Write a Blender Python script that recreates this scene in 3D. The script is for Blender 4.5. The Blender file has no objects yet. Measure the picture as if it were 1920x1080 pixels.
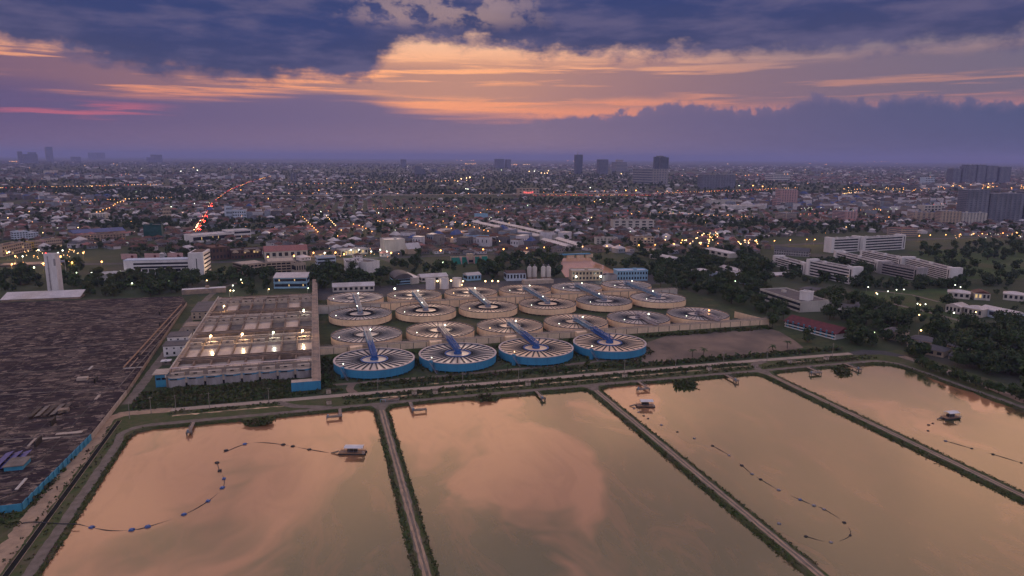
import bpy, bmesh, math, random
import numpy as np
from mathutils import Vector
SC = bpy.context.scene
COL = SC.collection
RAD = math.radians
random.seed(7); RNG = np.random.default_rng(11)

# ------------------------------------------------------------------ camera
# world axes: X along the tank rows, Y away from the ponds, origin at the ground under the first blue tank
YAW = RAD(15.866); PITCH = math.atan(244/1300.0); ROLL = RAD(0.35)
CAM = np.array([-29.32, -393.04, 120.0])
def _rot(v):
    c, s = math.cos(YAW), math.sin(YAW)
    return np.array([v[0]*c+v[1]*s, -v[0]*s+v[1]*c, v[2]])
FW = _rot((0, math.cos(PITCH), -math.sin(PITCH)))
_u0 = _rot((0, math.sin(PITCH), math.cos(PITCH))); _r0 = _rot((1, 0, 0))
RT = _r0*math.cos(ROLL)+_u0*math.sin(ROLL); UP = -_r0*math.sin(ROLL)+_u0*math.cos(ROLL)
cam_d = bpy.data.cameras.new('camera'); cam = bpy.data.objects.new('camera', cam_d); COL.objects.link(cam)
cam_d.sensor_width = 36; cam_d.lens = 36*1300/1920.0; cam_d.clip_start = 1; cam_d.clip_end = 120000
from mathutils import Matrix
cam.matrix_world = Matrix(((RT[0], UP[0], -FW[0], CAM[0]), (RT[1], UP[1], -FW[1], CAM[1]), (RT[2], UP[2], -FW[2], CAM[2]), (0, 0, 0, 1)))
SC.camera = cam
SC.view_settings.view_transform = 'Standard'; SC.view_settings.look = 'None'
SC.view_settings.gamma = 1; SC.view_settings.use_curve_mapping = False
SC.view_settings.exposure = 0.0
SC.cycles.max_bounces = 4; SC.cycles.diffuse_bounces = 2; SC.cycles.glossy_bounces = 2; SC.cycles.transmission_bounces = 0; SC.cycles.volume_bounces = 0
SC.cycles.use_adaptive_sampling = True; SC.cycles.adaptive_threshold = 0.03; SC.cycles.caustics_reflective = False; SC.cycles.caustics_refractive = False

# ------------------------------------------------------------------ world: dusk sky with cloud banks
W = bpy.data.worlds.new('World'); SC.world = W; W.use_nodes = True
W.cycles.sampling_method = 'MANUAL'; W.cycles.sample_map_resolution = 256
nt = W.node_tree; nt.nodes.clear()
class N:
    """tiny helper for math on sockets"""
    def __init__(s, nt): s.nt = nt
    def _in(s, n, i, v):
        if hasattr(v, 'is_output'): s.nt.links.new(v, n.inputs[i])
        elif v is not None: n.inputs[i].default_value = v
    def m(s, op, a, b=None, c=None, clamp=False):
        n = s.nt.nodes.new('ShaderNodeMath'); n.operation = op; n.use_clamp = clamp
        for i, v in enumerate((a, b, c)): s._in(n, i, v)
        return n.outputs[0]
    def v(s, op, a, b=None, out=0):
        n = s.nt.nodes.new('ShaderNodeVectorMath'); n.operation = op
        s._in(n, 0, a); s._in(n, 1, b)
        return n.outputs[out]
    def sm(s, x, a, b, o0=0.0, o1=1.0):
        n = s.nt.nodes.new('ShaderNodeMapRange'); n.interpolation_type = 'SMOOTHSTEP'
        for i, v in enumerate((x, a, b, o0, o1)): s._in(n, i, v)
        return n.outputs[0]
    def lin(s, x, a, b, o0=0.0, o1=1.0):
        n = s.nt.nodes.new('ShaderNodeMapRange'); n.clamp = True
        for i, v in enumerate((x, a, b, o0, o1)): s._in(n, i, v)
        return n.outputs[0]
    def mix(s, f, a, b):
        n = s.nt.nodes.new('ShaderNodeMix'); n.data_type = 'RGBA'; n.clamp_factor = True
        s._in(n, 0, f); s._in(n, 6, a); s._in(n, 7, b)
        return n.outputs[2]
    def noise(s, vec, scale, detail=6, rough=0.55, dist=0.0, col=False):
        n = s.nt.nodes.new('ShaderNodeTexNoise'); s._in(n, 'Vector', vec)
        n.inputs['Scale'].default_value = scale; n.inputs['Detail'].default_value = detail
        n.inputs['Roughness'].default_value = rough; n.inputs['Distortion'].default_value = dist
        return n.outputs['Color' if col else 'Fac']
    def comb(s, x, y, z):
        n = s.nt.nodes.new('ShaderNodeCombineXYZ')
        for i, v in enumerate((x, y, z)): s._in(n, i, v)
        return n.outputs[0]
    def sep(s, v):
        n = s.nt.nodes.new('ShaderNodeSeparateXYZ'); s._in(n, 0, v); return n.outputs
    def ramp(s, x, stops, interp='LINEAR'):
        n = s.nt.nodes.new('ShaderNodeValToRGB'); s._in(n, 0, x); cr = n.color_ramp; cr.interpolation = interp
        while len(cr.elements) < len(stops): cr.elements.new(0.5)
        for e, (p, c) in zip(cr.elements, stops):
            e.position = p; e.color = tuple(c)+(1,) if len(c) == 3 else c
        return n.outputs[0]
    def curve(s, x, pts):
        n = s.nt.nodes.new('ShaderNodeFloatCurve'); s._in(n, 1, x); c = n.mapping.curves[0]
        n.mapping.use_clip = False
        n.mapping.extend = 'HORIZONTAL'
        while len(c.points) < len(pts): c.points.new(0.5, 0.5)
        for p, (a, b) in zip(c.points, pts): p.location = (a, b); p.handle_type = 'AUTO_CLAMPED'
        n.mapping.update()
        return n.outputs[0]
def s2l(r, g, b):
    f = lambda c: ((c/255+0.055)/1.055)**2.4 if c > 10 else c/255/12.92
    return (f(r), f(g), f(b), 1)
SUN_AZ = YAW+RAD(-6)      # where the orange gap is brightest, clockwise from +Y
SUN_EL = RAD(5.5)
def build_sky():
    k = N(nt); new = nt.nodes.new
    tc = new('ShaderNodeTexCoord'); d = k.v('NORMALIZE', tc.outputs['Generated'])
    x, y, z = k.sep(d)[:3]
    fx, fy = math.sin(YAW), math.cos(YAW)
    fwd = k.m('ADD', k.m('MULTIPLY', x, fx), k.m('MULTIPLY', y, fy))
    rgt = k.m('SUBTRACT', k.m('MULTIPLY', x, fy), k.m('MULTIPLY', y, fx))
    A = k.m('MULTIPLY', k.m('ARCTAN2', rgt, fwd), 180/math.pi)
    E = k.m('MULTIPLY', k.m('ARCSINE', z), 180/math.pi)
    pv = k.comb(k.m('MULTIPLY', A, 0.1), k.m('MULTIPLY', E, 0.42), 0.0)      # stretched along the horizon
    pv2 = k.comb(k.m('MULTIPLY', A, 0.1), k.m('MULTIPLY', E, 0.16), 3.7)
    n1 = k.noise(pv, 1.3, 5, 0.58); n2 = k.noise(pv2, 4.5, 5, 0.62); n3 = n1
    pv3 = k.comb(k.m('MULTIPLY', A, 0.05), k.m('MULTIPLY', E, 1.0), 9.1); n4 = k.noise(pv3, 1.5, 4, 0.6)
    An = k.lin(A, -45, 45)
    def edge(pts, hi=20.0): return k.m('MULTIPLY', k.curve(An, [((a+45)/90, e/hi) for a, e in pts]), hi)
    # --- upper dark banks
    low = edge([(-45, 7.4), (-35, 7.1), (-32, 6.9), (-29, 6.1), (-22.6, 5.6), (-15, 5.7), (-11.8, 6.1), (-10.3, 7.4), (-8.3, 8.4), (-5.5, 8.6), (-3.5, 8.6), (-1.6, 8.5), (0.2, 8.0), (6, 7.8), (14, 7.7), (20, 7.5), (23.6, 7.9), (30, 7.8), (35, 7.6), (45, 7.6)])
    warp = k.m('ADD', k.m('MULTIPLY', k.m('SUBTRACT', n1, 0.5), 2.6), k.m('MULTIPLY', k.m('SUBTRACT', n2, 0.5), 3.0))
    up = k.sm(k.m('ADD', k.m('SUBTRACT', E, low), warp), -0.55, 0.95)
    hole = k.m('MULTIPLY', k.m('SUBTRACT', 1.0, k.sm(k.m('ABSOLUTE', k.m('ADD', A, 5.5)), 3, 11)), k.m('MULTIPLY', k.sm(E, 9.4, 10.8), k.sm(n2, 0.44, 0.58)))
    up = k.m('MULTIPLY', up, k.m('SUBTRACT', 1.0, k.m('MULTIPLY', hole, 0.35)))
    # lower side is thin at the far right
    dense = k.lin(k.m('SUBTRACT', E, low), 0, 4)
    # fades out above the picture into broken cloud
    brk = k.sm(k.m('ADD', k.noise(k.v('MULTIPLY', d, (1, 1, 2.2)), 3.2, 2, 0.6), 0.0), 0.42, 0.62)
    hi_f = k.sm(E, 12.3, 16.5)
    up = k.m('MULTIPLY', up, k.m('SUBTRACT', 1.0, k.m('MULTIPLY', hi_f, k.m('SUBTRACT', 1.0, k.m('MULTIPLY', brk, 0.45)))))
    # small hole in the left bank
    # --- horizon bank with cumulus tops
    top = edge([(-45, 5.0), (-35, 4.9), (-28, 4.5), (-21, 4.7), (-16, 5.1), (-12, 4.9), (-9, 4.2), (0, 3.4), (5, 3.35), (10, 3.8), (13.3, 4.3), (18, 3.9), (21, 4.2), (23.2, 4.7), (26, 4.2), (28.7, 4.4), (35.5, 3.9), (45, 4.0)])
    bump = k.m('MULTIPLY', k.m('SUBTRACT', k.noise(k.comb(k.m('MULTIPLY', A, 0.1), k.m('MULTIPLY', E, 0.1), 1.3), 11.0, 5, 0.62), 0.5), 2.3)
    bsoft = k.m('ADD', k.m('MULTIPLY', k.m('SUBTRACT', n4, 0.5), 2.0), 0.0)
    sel = k.sm(A, -2, 7)
    wob = k.m('ADD', k.m('MULTIPLY', bump, sel), k.m('MULTIPLY', bsoft, k.m('SUBTRACT', 1.0, k.m('MULTIPLY', sel, 0.85))))
    bankd = k.m('SUBTRACT', k.m('ADD', top, wob), E)
    bw = k.lin(sel, 0, 1, 0.9, 0.34)
    bank = k.sm(bankd, k.m('MULTIPLY', bw, -0.5), bw)
    # --- streaks of mauve stratus across the gap
    band = k.m('MULTIPLY', k.sm(E, 3.5, 4.6), k.m('SUBTRACT', 1.0, k.sm(E, 6.6, 8.2)))
    stc = k.m('MULTIPLY', k.sm(n4, 0.38, 0.51), band)
    line = k.m('ABSOLUTE', k.m('SUBTRACT', E, k.m('ADD', 5.15, k.m('MULTIPLY', k.m('SUBTRACT', n1, 0.5), 1.2))))
    stc = k.m('MAXIMUM', stc, k.m('MULTIPLY', k.m('SUBTRACT', 1.0, k.sm(line, 0.25, 0.95)), k.m('MULTIPLY', k.sm(A, -16, -8), k.m('SUBTRACT', 1.0, k.sm(A, 11, 16)))))
    # right hand mauve cloud
    rc = k.m('ADD', k.m('SUBTRACT', E, edge([(-45, 20), (15, 14), (18.5, 6.9), (23, 6.4), (28, 5.75), (35, 5.6), (45, 5.6)])), k.m('MULTIPLY', k.m('SUBTRACT', n4, 0.5), 1.6))
    rtop = k.m('ADD', k.m('SUBTRACT', edge([(-45, 0), (15, 0), (18.5, 6.7), (23, 7.0), (28, 7.4), (35, 7.4), (45, 7.4)]), E), k.m('MULTIPLY', k.m('SUBTRACT', n1, 0.5), 1.6))
    rcl = k.m('MULTIPLY', k.sm(rc, -0.2, 0.4), k.sm(rtop, -0.3, 0.5))
    stc = k.m('MAXIMUM', stc, rcl)
    # --- colours
    clear = k.ramp(k.lin(E, 2, 14), [(0.0, s2l(214, 130, 120)), (0.2, s2l(232, 146, 120)), (0.38, s2l(246, 166, 130)), (0.55, s2l(234, 182, 158)), (0.75, s2l(206, 172, 164)), (1.0, s2l(186, 162, 164))])
    side = k.ramp(k.lin(E, 2, 14), [(0.0, s2l(185, 120, 135)), (0.3, s2l(184, 134, 130)), (0.5, s2l(148, 130, 142)), (1.0, s2l(116, 116, 144))])
    az = k.sm(k.m('ABSOLUTE', k.m('ADD', A, 5.0)), 14, 34)
    azr = k.m('MULTIPLY', k.sm(A, 3, 25), 1.0)
    clear = k.mix(azr, clear, side)
    zen = k.ramp(k.lin(E, 12, 90), [(0.0, (2.0, 1.10, 0.68, 1)), (0.13, (2.05, 1.12, 0.70, 1)), (0.28, (0.85, 0.58, 0.52, 1)), (0.55, (0.40, 0.43, 0.64, 1)), (1.0, (0.36, 0.42, 0.70, 1))])
    clear = k.mix(k.sm(E, 11.5, 16), clear, zen)
    # away from the sunset the sky is an even pinkish grey
    back = k.sm(k.m('ABSOLUTE', A), 55, 100)
    bsky = k.ramp(k.lin(E, 0, 90), [(0.0, (0.58, 0.52, 0.68, 1)), (0.12, (1.05, 0.88, 0.96, 1)), (0.3, (0.84, 0.78, 0.96, 1)), (0.6, (0.40, 0.44, 0.66, 1)), (1.0, (0.36, 0.42, 0.70, 1))])
    keep = k.m('SUBTRACT', 1.0, k.m('MULTIPLY', back, 0.8))
    up = k.m('MULTIPLY', up, keep); bank = k.m('MULTIPLY', bank, keep); stc = k.m('MULTIPLY', stc, keep)
    clear = k.mix(back, clear, bsky)
    ucol = k.mix(k.lin(k.m('ADD', dense, k.m('MULTIPLY', k.m('SUBTRACT', n3, 0.5), 1.4)), 0.0, 1.0), s2l(68, 72, 108), s2l(52, 66, 114))
    ucol = k.mix(k.m('MULTIPLY', k.sm(n1, 0.40, 0.66), 0.85), ucol, s2l(100, 94, 126))
    ucol = k.mix(hi_f, ucol, s2l(96, 94, 130))
    bcol = k.ramp(k.lin(A, -40, 40), [(0.0, s2l(98, 84, 122)), (0.3, s2l(118, 102, 132)), (0.52, s2l(132, 112, 134)), (0.68, s2l(112, 100, 130)), (0.85, s2l(90, 90, 124)), (1.0, s2l(76, 86, 122))])
    bcol = k.mix(k.m('MULTIPLY', k.sm(E, 3.2, 0.3), 0.55), bcol, k.ramp(k.lin(A, -40, 40), [(0.0, s2l(128, 100, 126)), (0.5, s2l(164, 130, 138)), (0.75, s2l(112, 98, 126)), (1.0, s2l(74, 80, 114))]))
    bcol = k.mix(k.m('MULTIPLY', k.m('MULTIPLY', k.sm(bankd, 0.9, 0.0), sel), 0.5), bcol, s2l(132, 112, 136))
    scol = k.ramp(k.lin(A, -40, 40), [(0.0, s2l(110, 88, 122)), (0.5, s2l(150, 114, 126)), (0.75, s2l(128, 108, 130)), (1.0, s2l(108, 106, 132))])
    c = k.mix(k.m('MULTIPLY', stc, 0.95), clear, scol)
    pink = k.m('MULTIPLY', k.m('MULTIPLY', k.sm(n4, 0.52, 0.66), k.m('MULTIPLY', k.sm(E, 2.2, 2.7), k.m('SUBTRACT', 1.0, k.sm(E, 3.3, 3.9)))), k.m('SUBTRACT', 1.0, k.sm(A, -29, -24)))
    bcol = k.mix(k.m('MULTIPLY', pink, 0.8), bcol, s2l(206, 108, 122))
    c = k.mix(bank, c, bcol)
    c = k.mix(up, c, ucol)
    # the clear air behind: physical twilight sky
    sky = new('ShaderNodeTexSky'); sky.sky_type = 'NISHITA'; sky.sun_disc = False
    sky.sun_elevation = SUN_EL; sky.sun_rotation = SUN_AZ; sky.altitude = 100; sky.air_density = 1.5; sky.dust_density = 3.0
    b1 = new('ShaderNodeBackground'); nt.links.new(c, b1.inputs[0]); b1.inputs[1].default_value = SKY_CLOUD
    b2 = new('ShaderNodeBackground'); nt.links.new(sky.outputs[0], b2.inputs[0]); b2.inputs[1].default_value = 0.05
    f = k.m('MULTIPLY', k.m('SUBTRACT', 1.0, k.m('MAXIMUM', up, bank)), 0.10)
    mx = new('ShaderNodeMixShader'); nt.links.new(f, mx.inputs[0]); nt.links.new(b1.outputs[0], mx.inputs[1]); nt.links.new(b2.outputs[0], mx.inputs[2])
    out = new('ShaderNodeOutputWorld'); nt.links.new(mx.outputs[0], out.inputs[0])
SKY_CLOUD = 1.0
build_sky()
sl = bpy.data.lights.new('sun', 'SUN'); so = bpy.data.objects.new('sun', sl); COL.objects.link(so)
sl.energy = 0.6; sl.angle = RAD(12); sl.color = (1.0, 0.72, 0.5)
_sd = Vector((math.sin(SUN_AZ)*math.cos(SUN_EL), math.cos(SUN_AZ)*math.cos(SUN_EL), math.sin(SUN_EL)))
so.rotation_euler = _sd.to_track_quat('Z', 'Y').to_euler()

# ------------------------------------------------------------------ measuring on the ground
def g(px, py, z=0.0):
    """ground (or height z) point that a 1920 x 1080 photo pixel looks at, used for surveying the site plan"""
    d = FW*1300+RT*(px-960)+UP*(540-py); t = (z-CAM[2])/d[2]
    p = CAM+d*t
    return np.array([p[0], p[1], z])
def proj(p):
    v = np.asarray(p, float)-CAM; dep = v@FW
    return 960+1300*(v@RT)/dep, 540-1300*(v@UP)/dep, dep
def height_at(p, py):
    """height of something standing at p whose top is seen at pixel row py"""
    lo, hi = -20.0, 600.0
    for _ in range(40):
        m = (lo+hi)/2
        if proj((p[0], p[1], m))[1] > py: lo = m
        else: hi = m
    return (lo+hi)/2

# ------------------------------------------------------------------ materials
MATS = {}
def mat(name, c1, c2=None, scale=0.3, rough=0.85, detail=5, stretch=(1, 1, 1), bump=0.0, metal=0.0, spec=0.3, lo=0.35, hi=0.65, c3=None, s3=0.05, obj=False):
    if name in MATS: return MATS[name]
    m = bpy.data.materials.new(name); m.use_nodes = True; t = m.node_tree; b = t.nodes['Principled BSDF']; k = N(t)
    b.inputs['Roughness'].default_value = rough; b.inputs['Metallic'].default_value = metal
    b.inputs['Specular IOR Level'].default_value = spec
    if c2 is None: c2 = tuple(x*0.78 for x in c1)
    geo = t.nodes.new('ShaderNodeNewGeometry'); vec = geo.outputs['Position']
    if stretch != (1, 1, 1): vec = k.v('MULTIPLY', vec, stretch)
    n = k.noise(vec, scale, detail, 0.6)
    col = k.mix(k.sm(n, lo, hi), tuple(c1)+(1,), tuple(c2)+(1,))
    if c3: col = k.mix(k.sm(k.noise(geo.outputs['Position'], s3, 4, 0.55), 0.5, 0.66), col, tuple(c3)+(1,))
    t.links.new(col, b.inputs['Base Color'])
    if bump:
        bn = t.nodes.new('ShaderNodeBump'); bn.inputs['Strength'].default_value = bump; bn.inputs['Distance'].default_value = 0.3
        t.links.new(n, bn.inputs['Height']); t.links.new(bn.outputs[0], b.inputs['Normal'])
    MATS[name] = m; return m
def emat(name, c, s):
    if name in MATS: return MATS[name]
    m = bpy.data.materials.new(name); m.use_nodes = True; b = m.node_tree.nodes['Principled BSDF']
    b.inputs['Base Color'].default_value = (0.1, 0.1, 0.1, 1)
    b.inputs['Emission Color'].default_value = tuple(c)+(1,); b.inputs['Emission Strength'].default_value = s
    m.cycles.emission_sampling = 'NONE'
    MATS[name] = m; return m
def water_mat(name, mud, green, scale, ior=1.55, rough=0.10, bump=0.04, lo=0.42, hi=0.68, grad=False):
    m = bpy.data.materials.new(name); m.use_nodes = True; t = m.node_tree; b = t.nodes['Principled BSDF']; k = N(t)
    geo = t.nodes.new('ShaderNodeNewGeometry'); pos = geo.outputs['Position']
    w = k.v('ADD', k.v('MULTIPLY', pos, (1, 0.55, 1)), k.v('MULTIPLY', k.noise(pos, 0.012, 3, 0.5, 0, True), (60, 60, 0)))
    n = k.noise(w, scale, 4, 0.5, 0.8)
    if grad:      # settled, greener water towards the east and south ends
        px_, py_ = k.sep(pos)[:2]; n = k.m('ADD', n, k.m('ADD', k.lin(py_, -80, -230, -0.07, 0.13), k.lin(px_, -100, 260, -0.06, 0.09)))
    col = k.mix(k.sm(n, lo, hi), tuple(mud)+(1,), tuple(green)+(1,))
    fine = k.noise(k.v('MULTIPLY', pos, (1, 0.35, 1)), 0.07, 5, 0.6, 1.2)
    col = k.mix(k.m('MULTIPLY', k.sm(fine, 0.45, 0.68), 0.4), col, tuple(x*0.62 for x in mud)+(1,))
    t.links.new(col, b.inputs['Base Color'])
    b.inputs['Roughness'].default_value = rough; b.inputs['IOR'].default_value = ior
    bn = t.nodes.new('ShaderNodeBump'); bn.inputs['Strength'].default_value = bump; bn.inputs['Distance'].default_value = 0.4
    t.links.new(k.noise(k.v('MULTIPLY', pos, (0.6, 1.4, 1)), 0.9, 3, 0.6), bn.inputs['Height']); t.links.new(bn.outputs[0], b.inputs['Normal'])
    MATS[name] = m; return m
M_water = water_mat('pond_water', (0.35, 0.165, 0.085), (0.048, 0.058, 0.024), 0.014, ior=1.8, lo=0.45, hi=0.57, grad=True)
M_cell_water = water_mat('basin_water', (0.52, 0.42, 0.35), (0.38, 0.31, 0.26), 0.08, ior=1.5, rough=0.25, bump=0.1)
M_tank_water = water_mat('tank_water', (0.76, 0.53, 0.36), (0.55, 0.42, 0.32), 0.022, ior=1.5, rough=0.4, bump=0.05)
M_tank_water2 = water_mat('settled_tank_water', (0.46, 0.40, 0.37), (0.36, 0.34, 0.33), 0.022, ior=1.5, rough=0.4, bump=0.05)
M_canal = water_mat('canal_water', (0.66, 0.34, 0.19), (0.52, 0.27, 0.16), 0.01, ior=2.2, rough=0.14, bump=0.02)  # bright orange base colour stands in for the sunset sky reflected in the basin
M_drain = mat('drain_water', (0.02, 0.022, 0.02), (0.012, 0.013, 0.012), 0.3, rough=0.9, spec=0.05)
M_puddle = mat('ditch_water', (0.42, 0.3, 0.22), (0.3, 0.22, 0.16), 0.2, rough=0.12, spec=0.6)
M_ground = mat('ground_soil', (0.032, 0.050, 0.019), (0.05, 0.058, 0.027), 0.03, c3=(0.066, 0.06, 0.045), s3=0.008, rough=1)
M_grass = mat('grass', (0.05, 0.066, 0.024), (0.03, 0.045, 0.018), 0.22, c3=(0.085, 0.075, 0.035), s3=0.045, rough=1, bump=0.8)
M_bank = mat('bank_grass', (0.05, 0.072, 0.02), (0.08, 0.078, 0.032), 0.35, c3=(0.095, 0.082, 0.045), s3=0.08, rough=1, bump=1.0)
M_weed = mat('weed', (0.045, 0.055, 0.020), (0.075, 0.06, 0.03), 0.15, rough=1, c3=(0.09, 0.055, 0.038), s3=0.04)
M_dirt = mat('gravel_road', (0.40, 0.27, 0.18), (0.28, 0.19, 0.13), 0.25, rough=0.95, bump=0.4, c3=(0.32, 0.225, 0.155), s3=0.09)
M_dirt2 = mat('earth_track', (0.19, 0.15, 0.125), (0.13, 0.105, 0.085), 0.3, rough=0.95, bump=0.4)
M_concroad = mat('concrete_road', (0.40, 0.30, 0.24), (0.31, 0.24, 0.19), 0.12, rough=0.8, c3=(0.33, 0.26, 0.21), s3=0.2)
M_asph = mat('asphalt', (0.07, 0.065, 0.07), (0.05, 0.05, 0.052), 0.3, rough=0.9)
M_sand = mat('bare_lot_soil', (0.22, 0.155, 0.115), (0.14, 0.105, 0.085), 0.045, rough=1, bump=0.5, c3=(0.11, 0.085, 0.068), s3=0.03)
M_conc = mat('concrete', (0.37, 0.26, 0.195), (0.25, 0.18, 0.14), 0.25, rough=0.9, c3=(0.2, 0.16, 0.135), s3=0.11)
M_fconc = mat('basin_concrete', (0.27, 0.185, 0.135), (0.17, 0.12, 0.092), 0.3, rough=0.95, c3=(0.13, 0.095, 0.075), s3=0.12)
M_concd = mat('dark_concrete', (0.2, 0.165, 0.14), (0.13, 0.108, 0.095), 0.3, rough=0.9)
M_concl = mat('light_concrete', (0.45, 0.36, 0.295), (0.34, 0.27, 0.22), 0.35, rough=0.85)
M_cgrey = mat('grey_render', (0.34, 0.31, 0.32), (0.26, 0.235, 0.24), 0.4, rough=0.9, stretch=(1, 1, 0.25))
M_cream = mat('cream_paint', (0.86, 0.60, 0.39), (0.60, 0.42, 0.28), 0.5, rough=0.75, stretch=(1, 1, 0.12), lo=0.45, hi=0.8, c3=(0.68, 0.47, 0.31), s3=0.07)
M_creamw = mat('cream_wall_paint', (0.68, 0.50, 0.35), (0.54, 0.40, 0.29), 0.25, rough=0.85, stretch=(1, 1, 0.25), lo=0.4, hi=0.7)
M_blue = mat('cyan_paint', (0.04, 0.215, 0.38), (0.028, 0.145, 0.265), 0.55, rough=0.7, stretch=(1, 1, 0.12), lo=0.45, hi=0.8, c3=(0.04, 0.185, 0.32), s3=0.09)
M_bluewall = mat('cyan_wall_paint', (0.05, 0.26, 0.40), (0.04, 0.2, 0.32), 0.3, rough=0.7, stretch=(1, 1, 0.3))
M_bluedk = mat('blue_steel', (0.04, 0.115, 0.33), (0.028, 0.08, 0.24), 0.5, rough=0.7, spec=0.2)
M_bluelt = mat('pale_blue_steel', (0.16, 0.27, 0.38), (0.11, 0.2, 0.3), 0.5, rough=0.45, spec=0.5)
M_steel = mat('grey_steel', (0.24, 0.22, 0.26), (0.17, 0.155, 0.18), 0.5, rough=0.45, spec=0.5)
M_launder = mat('launder_trough', (0.035, 0.045, 0.062), (0.025, 0.03, 0.042), 0.5, rough=0.6)
M_rimw = mat('rim_pale', (0.5, 0.4, 0.38), (0.4, 0.32, 0.31), 0.6, rough=0.7)
M_rimd = mat('rim_dark', (0.085, 0.085, 0.10), (0.055, 0.055, 0.065), 0.6, rough=0.7)
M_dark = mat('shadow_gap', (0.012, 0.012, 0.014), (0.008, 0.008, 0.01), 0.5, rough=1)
M_white = mat('white_paint', (0.66, 0.62, 0.62), (0.56, 0.52, 0.52), 0.2, rough=0.7, stretch=(1, 1, 0.3))
M_whiteb = mat('bluish_white_paint', (0.46, 0.52, 0.62), (0.38, 0.43, 0.52), 0.2, rough=0.7)
M_offw = mat('offwhite_paint', (0.52, 0.47, 0.43), (0.4, 0.36, 0.33), 0.15, rough=0.8, stretch=(1, 1, 0.3))
M_beige = mat('beige_paint', (0.45, 0.34, 0.26), (0.36, 0.28, 0.21), 0.2, rough=0.85)
M_pink = mat('pink_paint', (0.5, 0.31, 0.3), (0.42, 0.26, 0.25), 0.2, rough=0.85)
M_bwall = mat('pale_blue_paint', (0.26, 0.42, 0.56), (0.22, 0.36, 0.48), 0.2, rough=0.8)
M_glass = mat('dark_glass', (0.03, 0.035, 0.045), (0.02, 0.022, 0.03), 0.3, rough=0.2, spec=0.6)
M_glassb = mat('tower_glass', (0.08, 0.095, 0.135), (0.055, 0.066, 0.10), 0.06, rough=0.3, spec=0.5)
M_tower = mat('tower_render', (0.19, 0.19, 0.235), (0.14, 0.14, 0.18), 0.05, rough=0.8)
M_rmetal = mat('white_metal_roof', (0.56, 0.5, 0.5), (0.46, 0.41, 0.41), 0.12, rough=0.5, c3=(0.4, 0.35, 0.33), s3=0.05)
M_rgrey = mat('grey_roof', (0.109, 0.099, 0.105), (0.076, 0.070, 0.074), 0.15, rough=0.8)
M_rterra = mat('terracotta_roof', (0.130, 0.057, 0.041), (0.091, 0.044, 0.034), 0.12, rough=0.85)
M_rbrown = mat('brown_roof', (0.096, 0.057, 0.045), (0.069, 0.044, 0.036), 0.12, rough=0.85)
M_rtan = mat('tan_roof', (0.162, 0.103, 0.073), (0.118, 0.078, 0.059), 0.12, rough=0.85)
M_rblue = mat('blue_roof', (0.05, 0.085, 0.22), (0.04, 0.065, 0.17), 0.12, rough=0.6)
M_rred = mat('red_tile_roof', (0.13, 0.025, 0.032), (0.08, 0.018, 0.024), 0.4, rough=0.7)
M_rpink = mat('pink_tile_roof', (0.320, 0.136, 0.120), (0.264, 0.112, 0.100), 0.3, rough=0.75)
M_green = mat('green_seats', (0.02, 0.22, 0.17), (0.02, 0.17, 0.135), 0.5, rough=0.7)
M_trunk = mat('bark', (0.09, 0.065, 0.048), (0.06, 0.045, 0.035), 1.0, rough=0.95)
M_leaf = [mat('leaf_mid', (0.052, 0.085, 0.028), (0.03, 0.05, 0.018), 0.35, rough=0.9, bump=0),
          mat('leaf_dark', (0.042, 0.068, 0.026), (0.025, 0.042, 0.017), 0.35, rough=0.9),
          mat('leaf_olive', (0.085, 0.092, 0.032), (0.052, 0.06, 0.022), 0.35, rough=0.9)]
M_plastic = mat('blue_float', (0.05, 0.12, 0.34), (0.04, 0.09, 0.25), 1.0, rough=0.5)
M_hose = mat('hose_rubber', (0.05, 0.045, 0.05), (0.03, 0.03, 0.035), 1.0, rough=0.7)
M_pole = mat('pole_concrete', (0.3, 0.26, 0.23), (0.22, 0.19, 0.17), 0.6, rough=0.9)
M_solar = mat('blue_panel', (0.02, 0.05, 0.24), (0.015, 0.035, 0.18), 0.4, rough=0.3, spec=0.5)
M_black = mat('black_sheet', (0.02, 0.018, 0.018), (0.035, 0.03, 0.028), 0.4, rough=0.6)
M_rust = mat('rusty_pipe', (0.34, 0.2, 0.12), (0.24, 0.14, 0.09), 0.4, rough=0.8)
L_sod = emat('lamp_sodium', (1.0, 0.42, 0.10), 9)
L_warm = emat('lamp_warm', (1.0, 0.62, 0.26), 9)
L_white = emat('lamp_white', (0.95, 1.0, 0.78), 7)
L_green = emat('lamp_greenish', (0.72, 1.0, 0.55), 5)
L_red = emat('lamp_red', (1.0, 0.05, 0.05), 5)
L_win = emat('window_lit', (1.0, 0.66, 0.25), 0.7)
L_sign = emat('sign_lit', (1.0, 0.75, 0.35), 3.0)
L_cool = emat('sign_cool', (0.8, 1.0, 0.9), 3.0)
L_signred = emat('sign_red', (1.0, 0.14, 0.12), 1.2)

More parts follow.
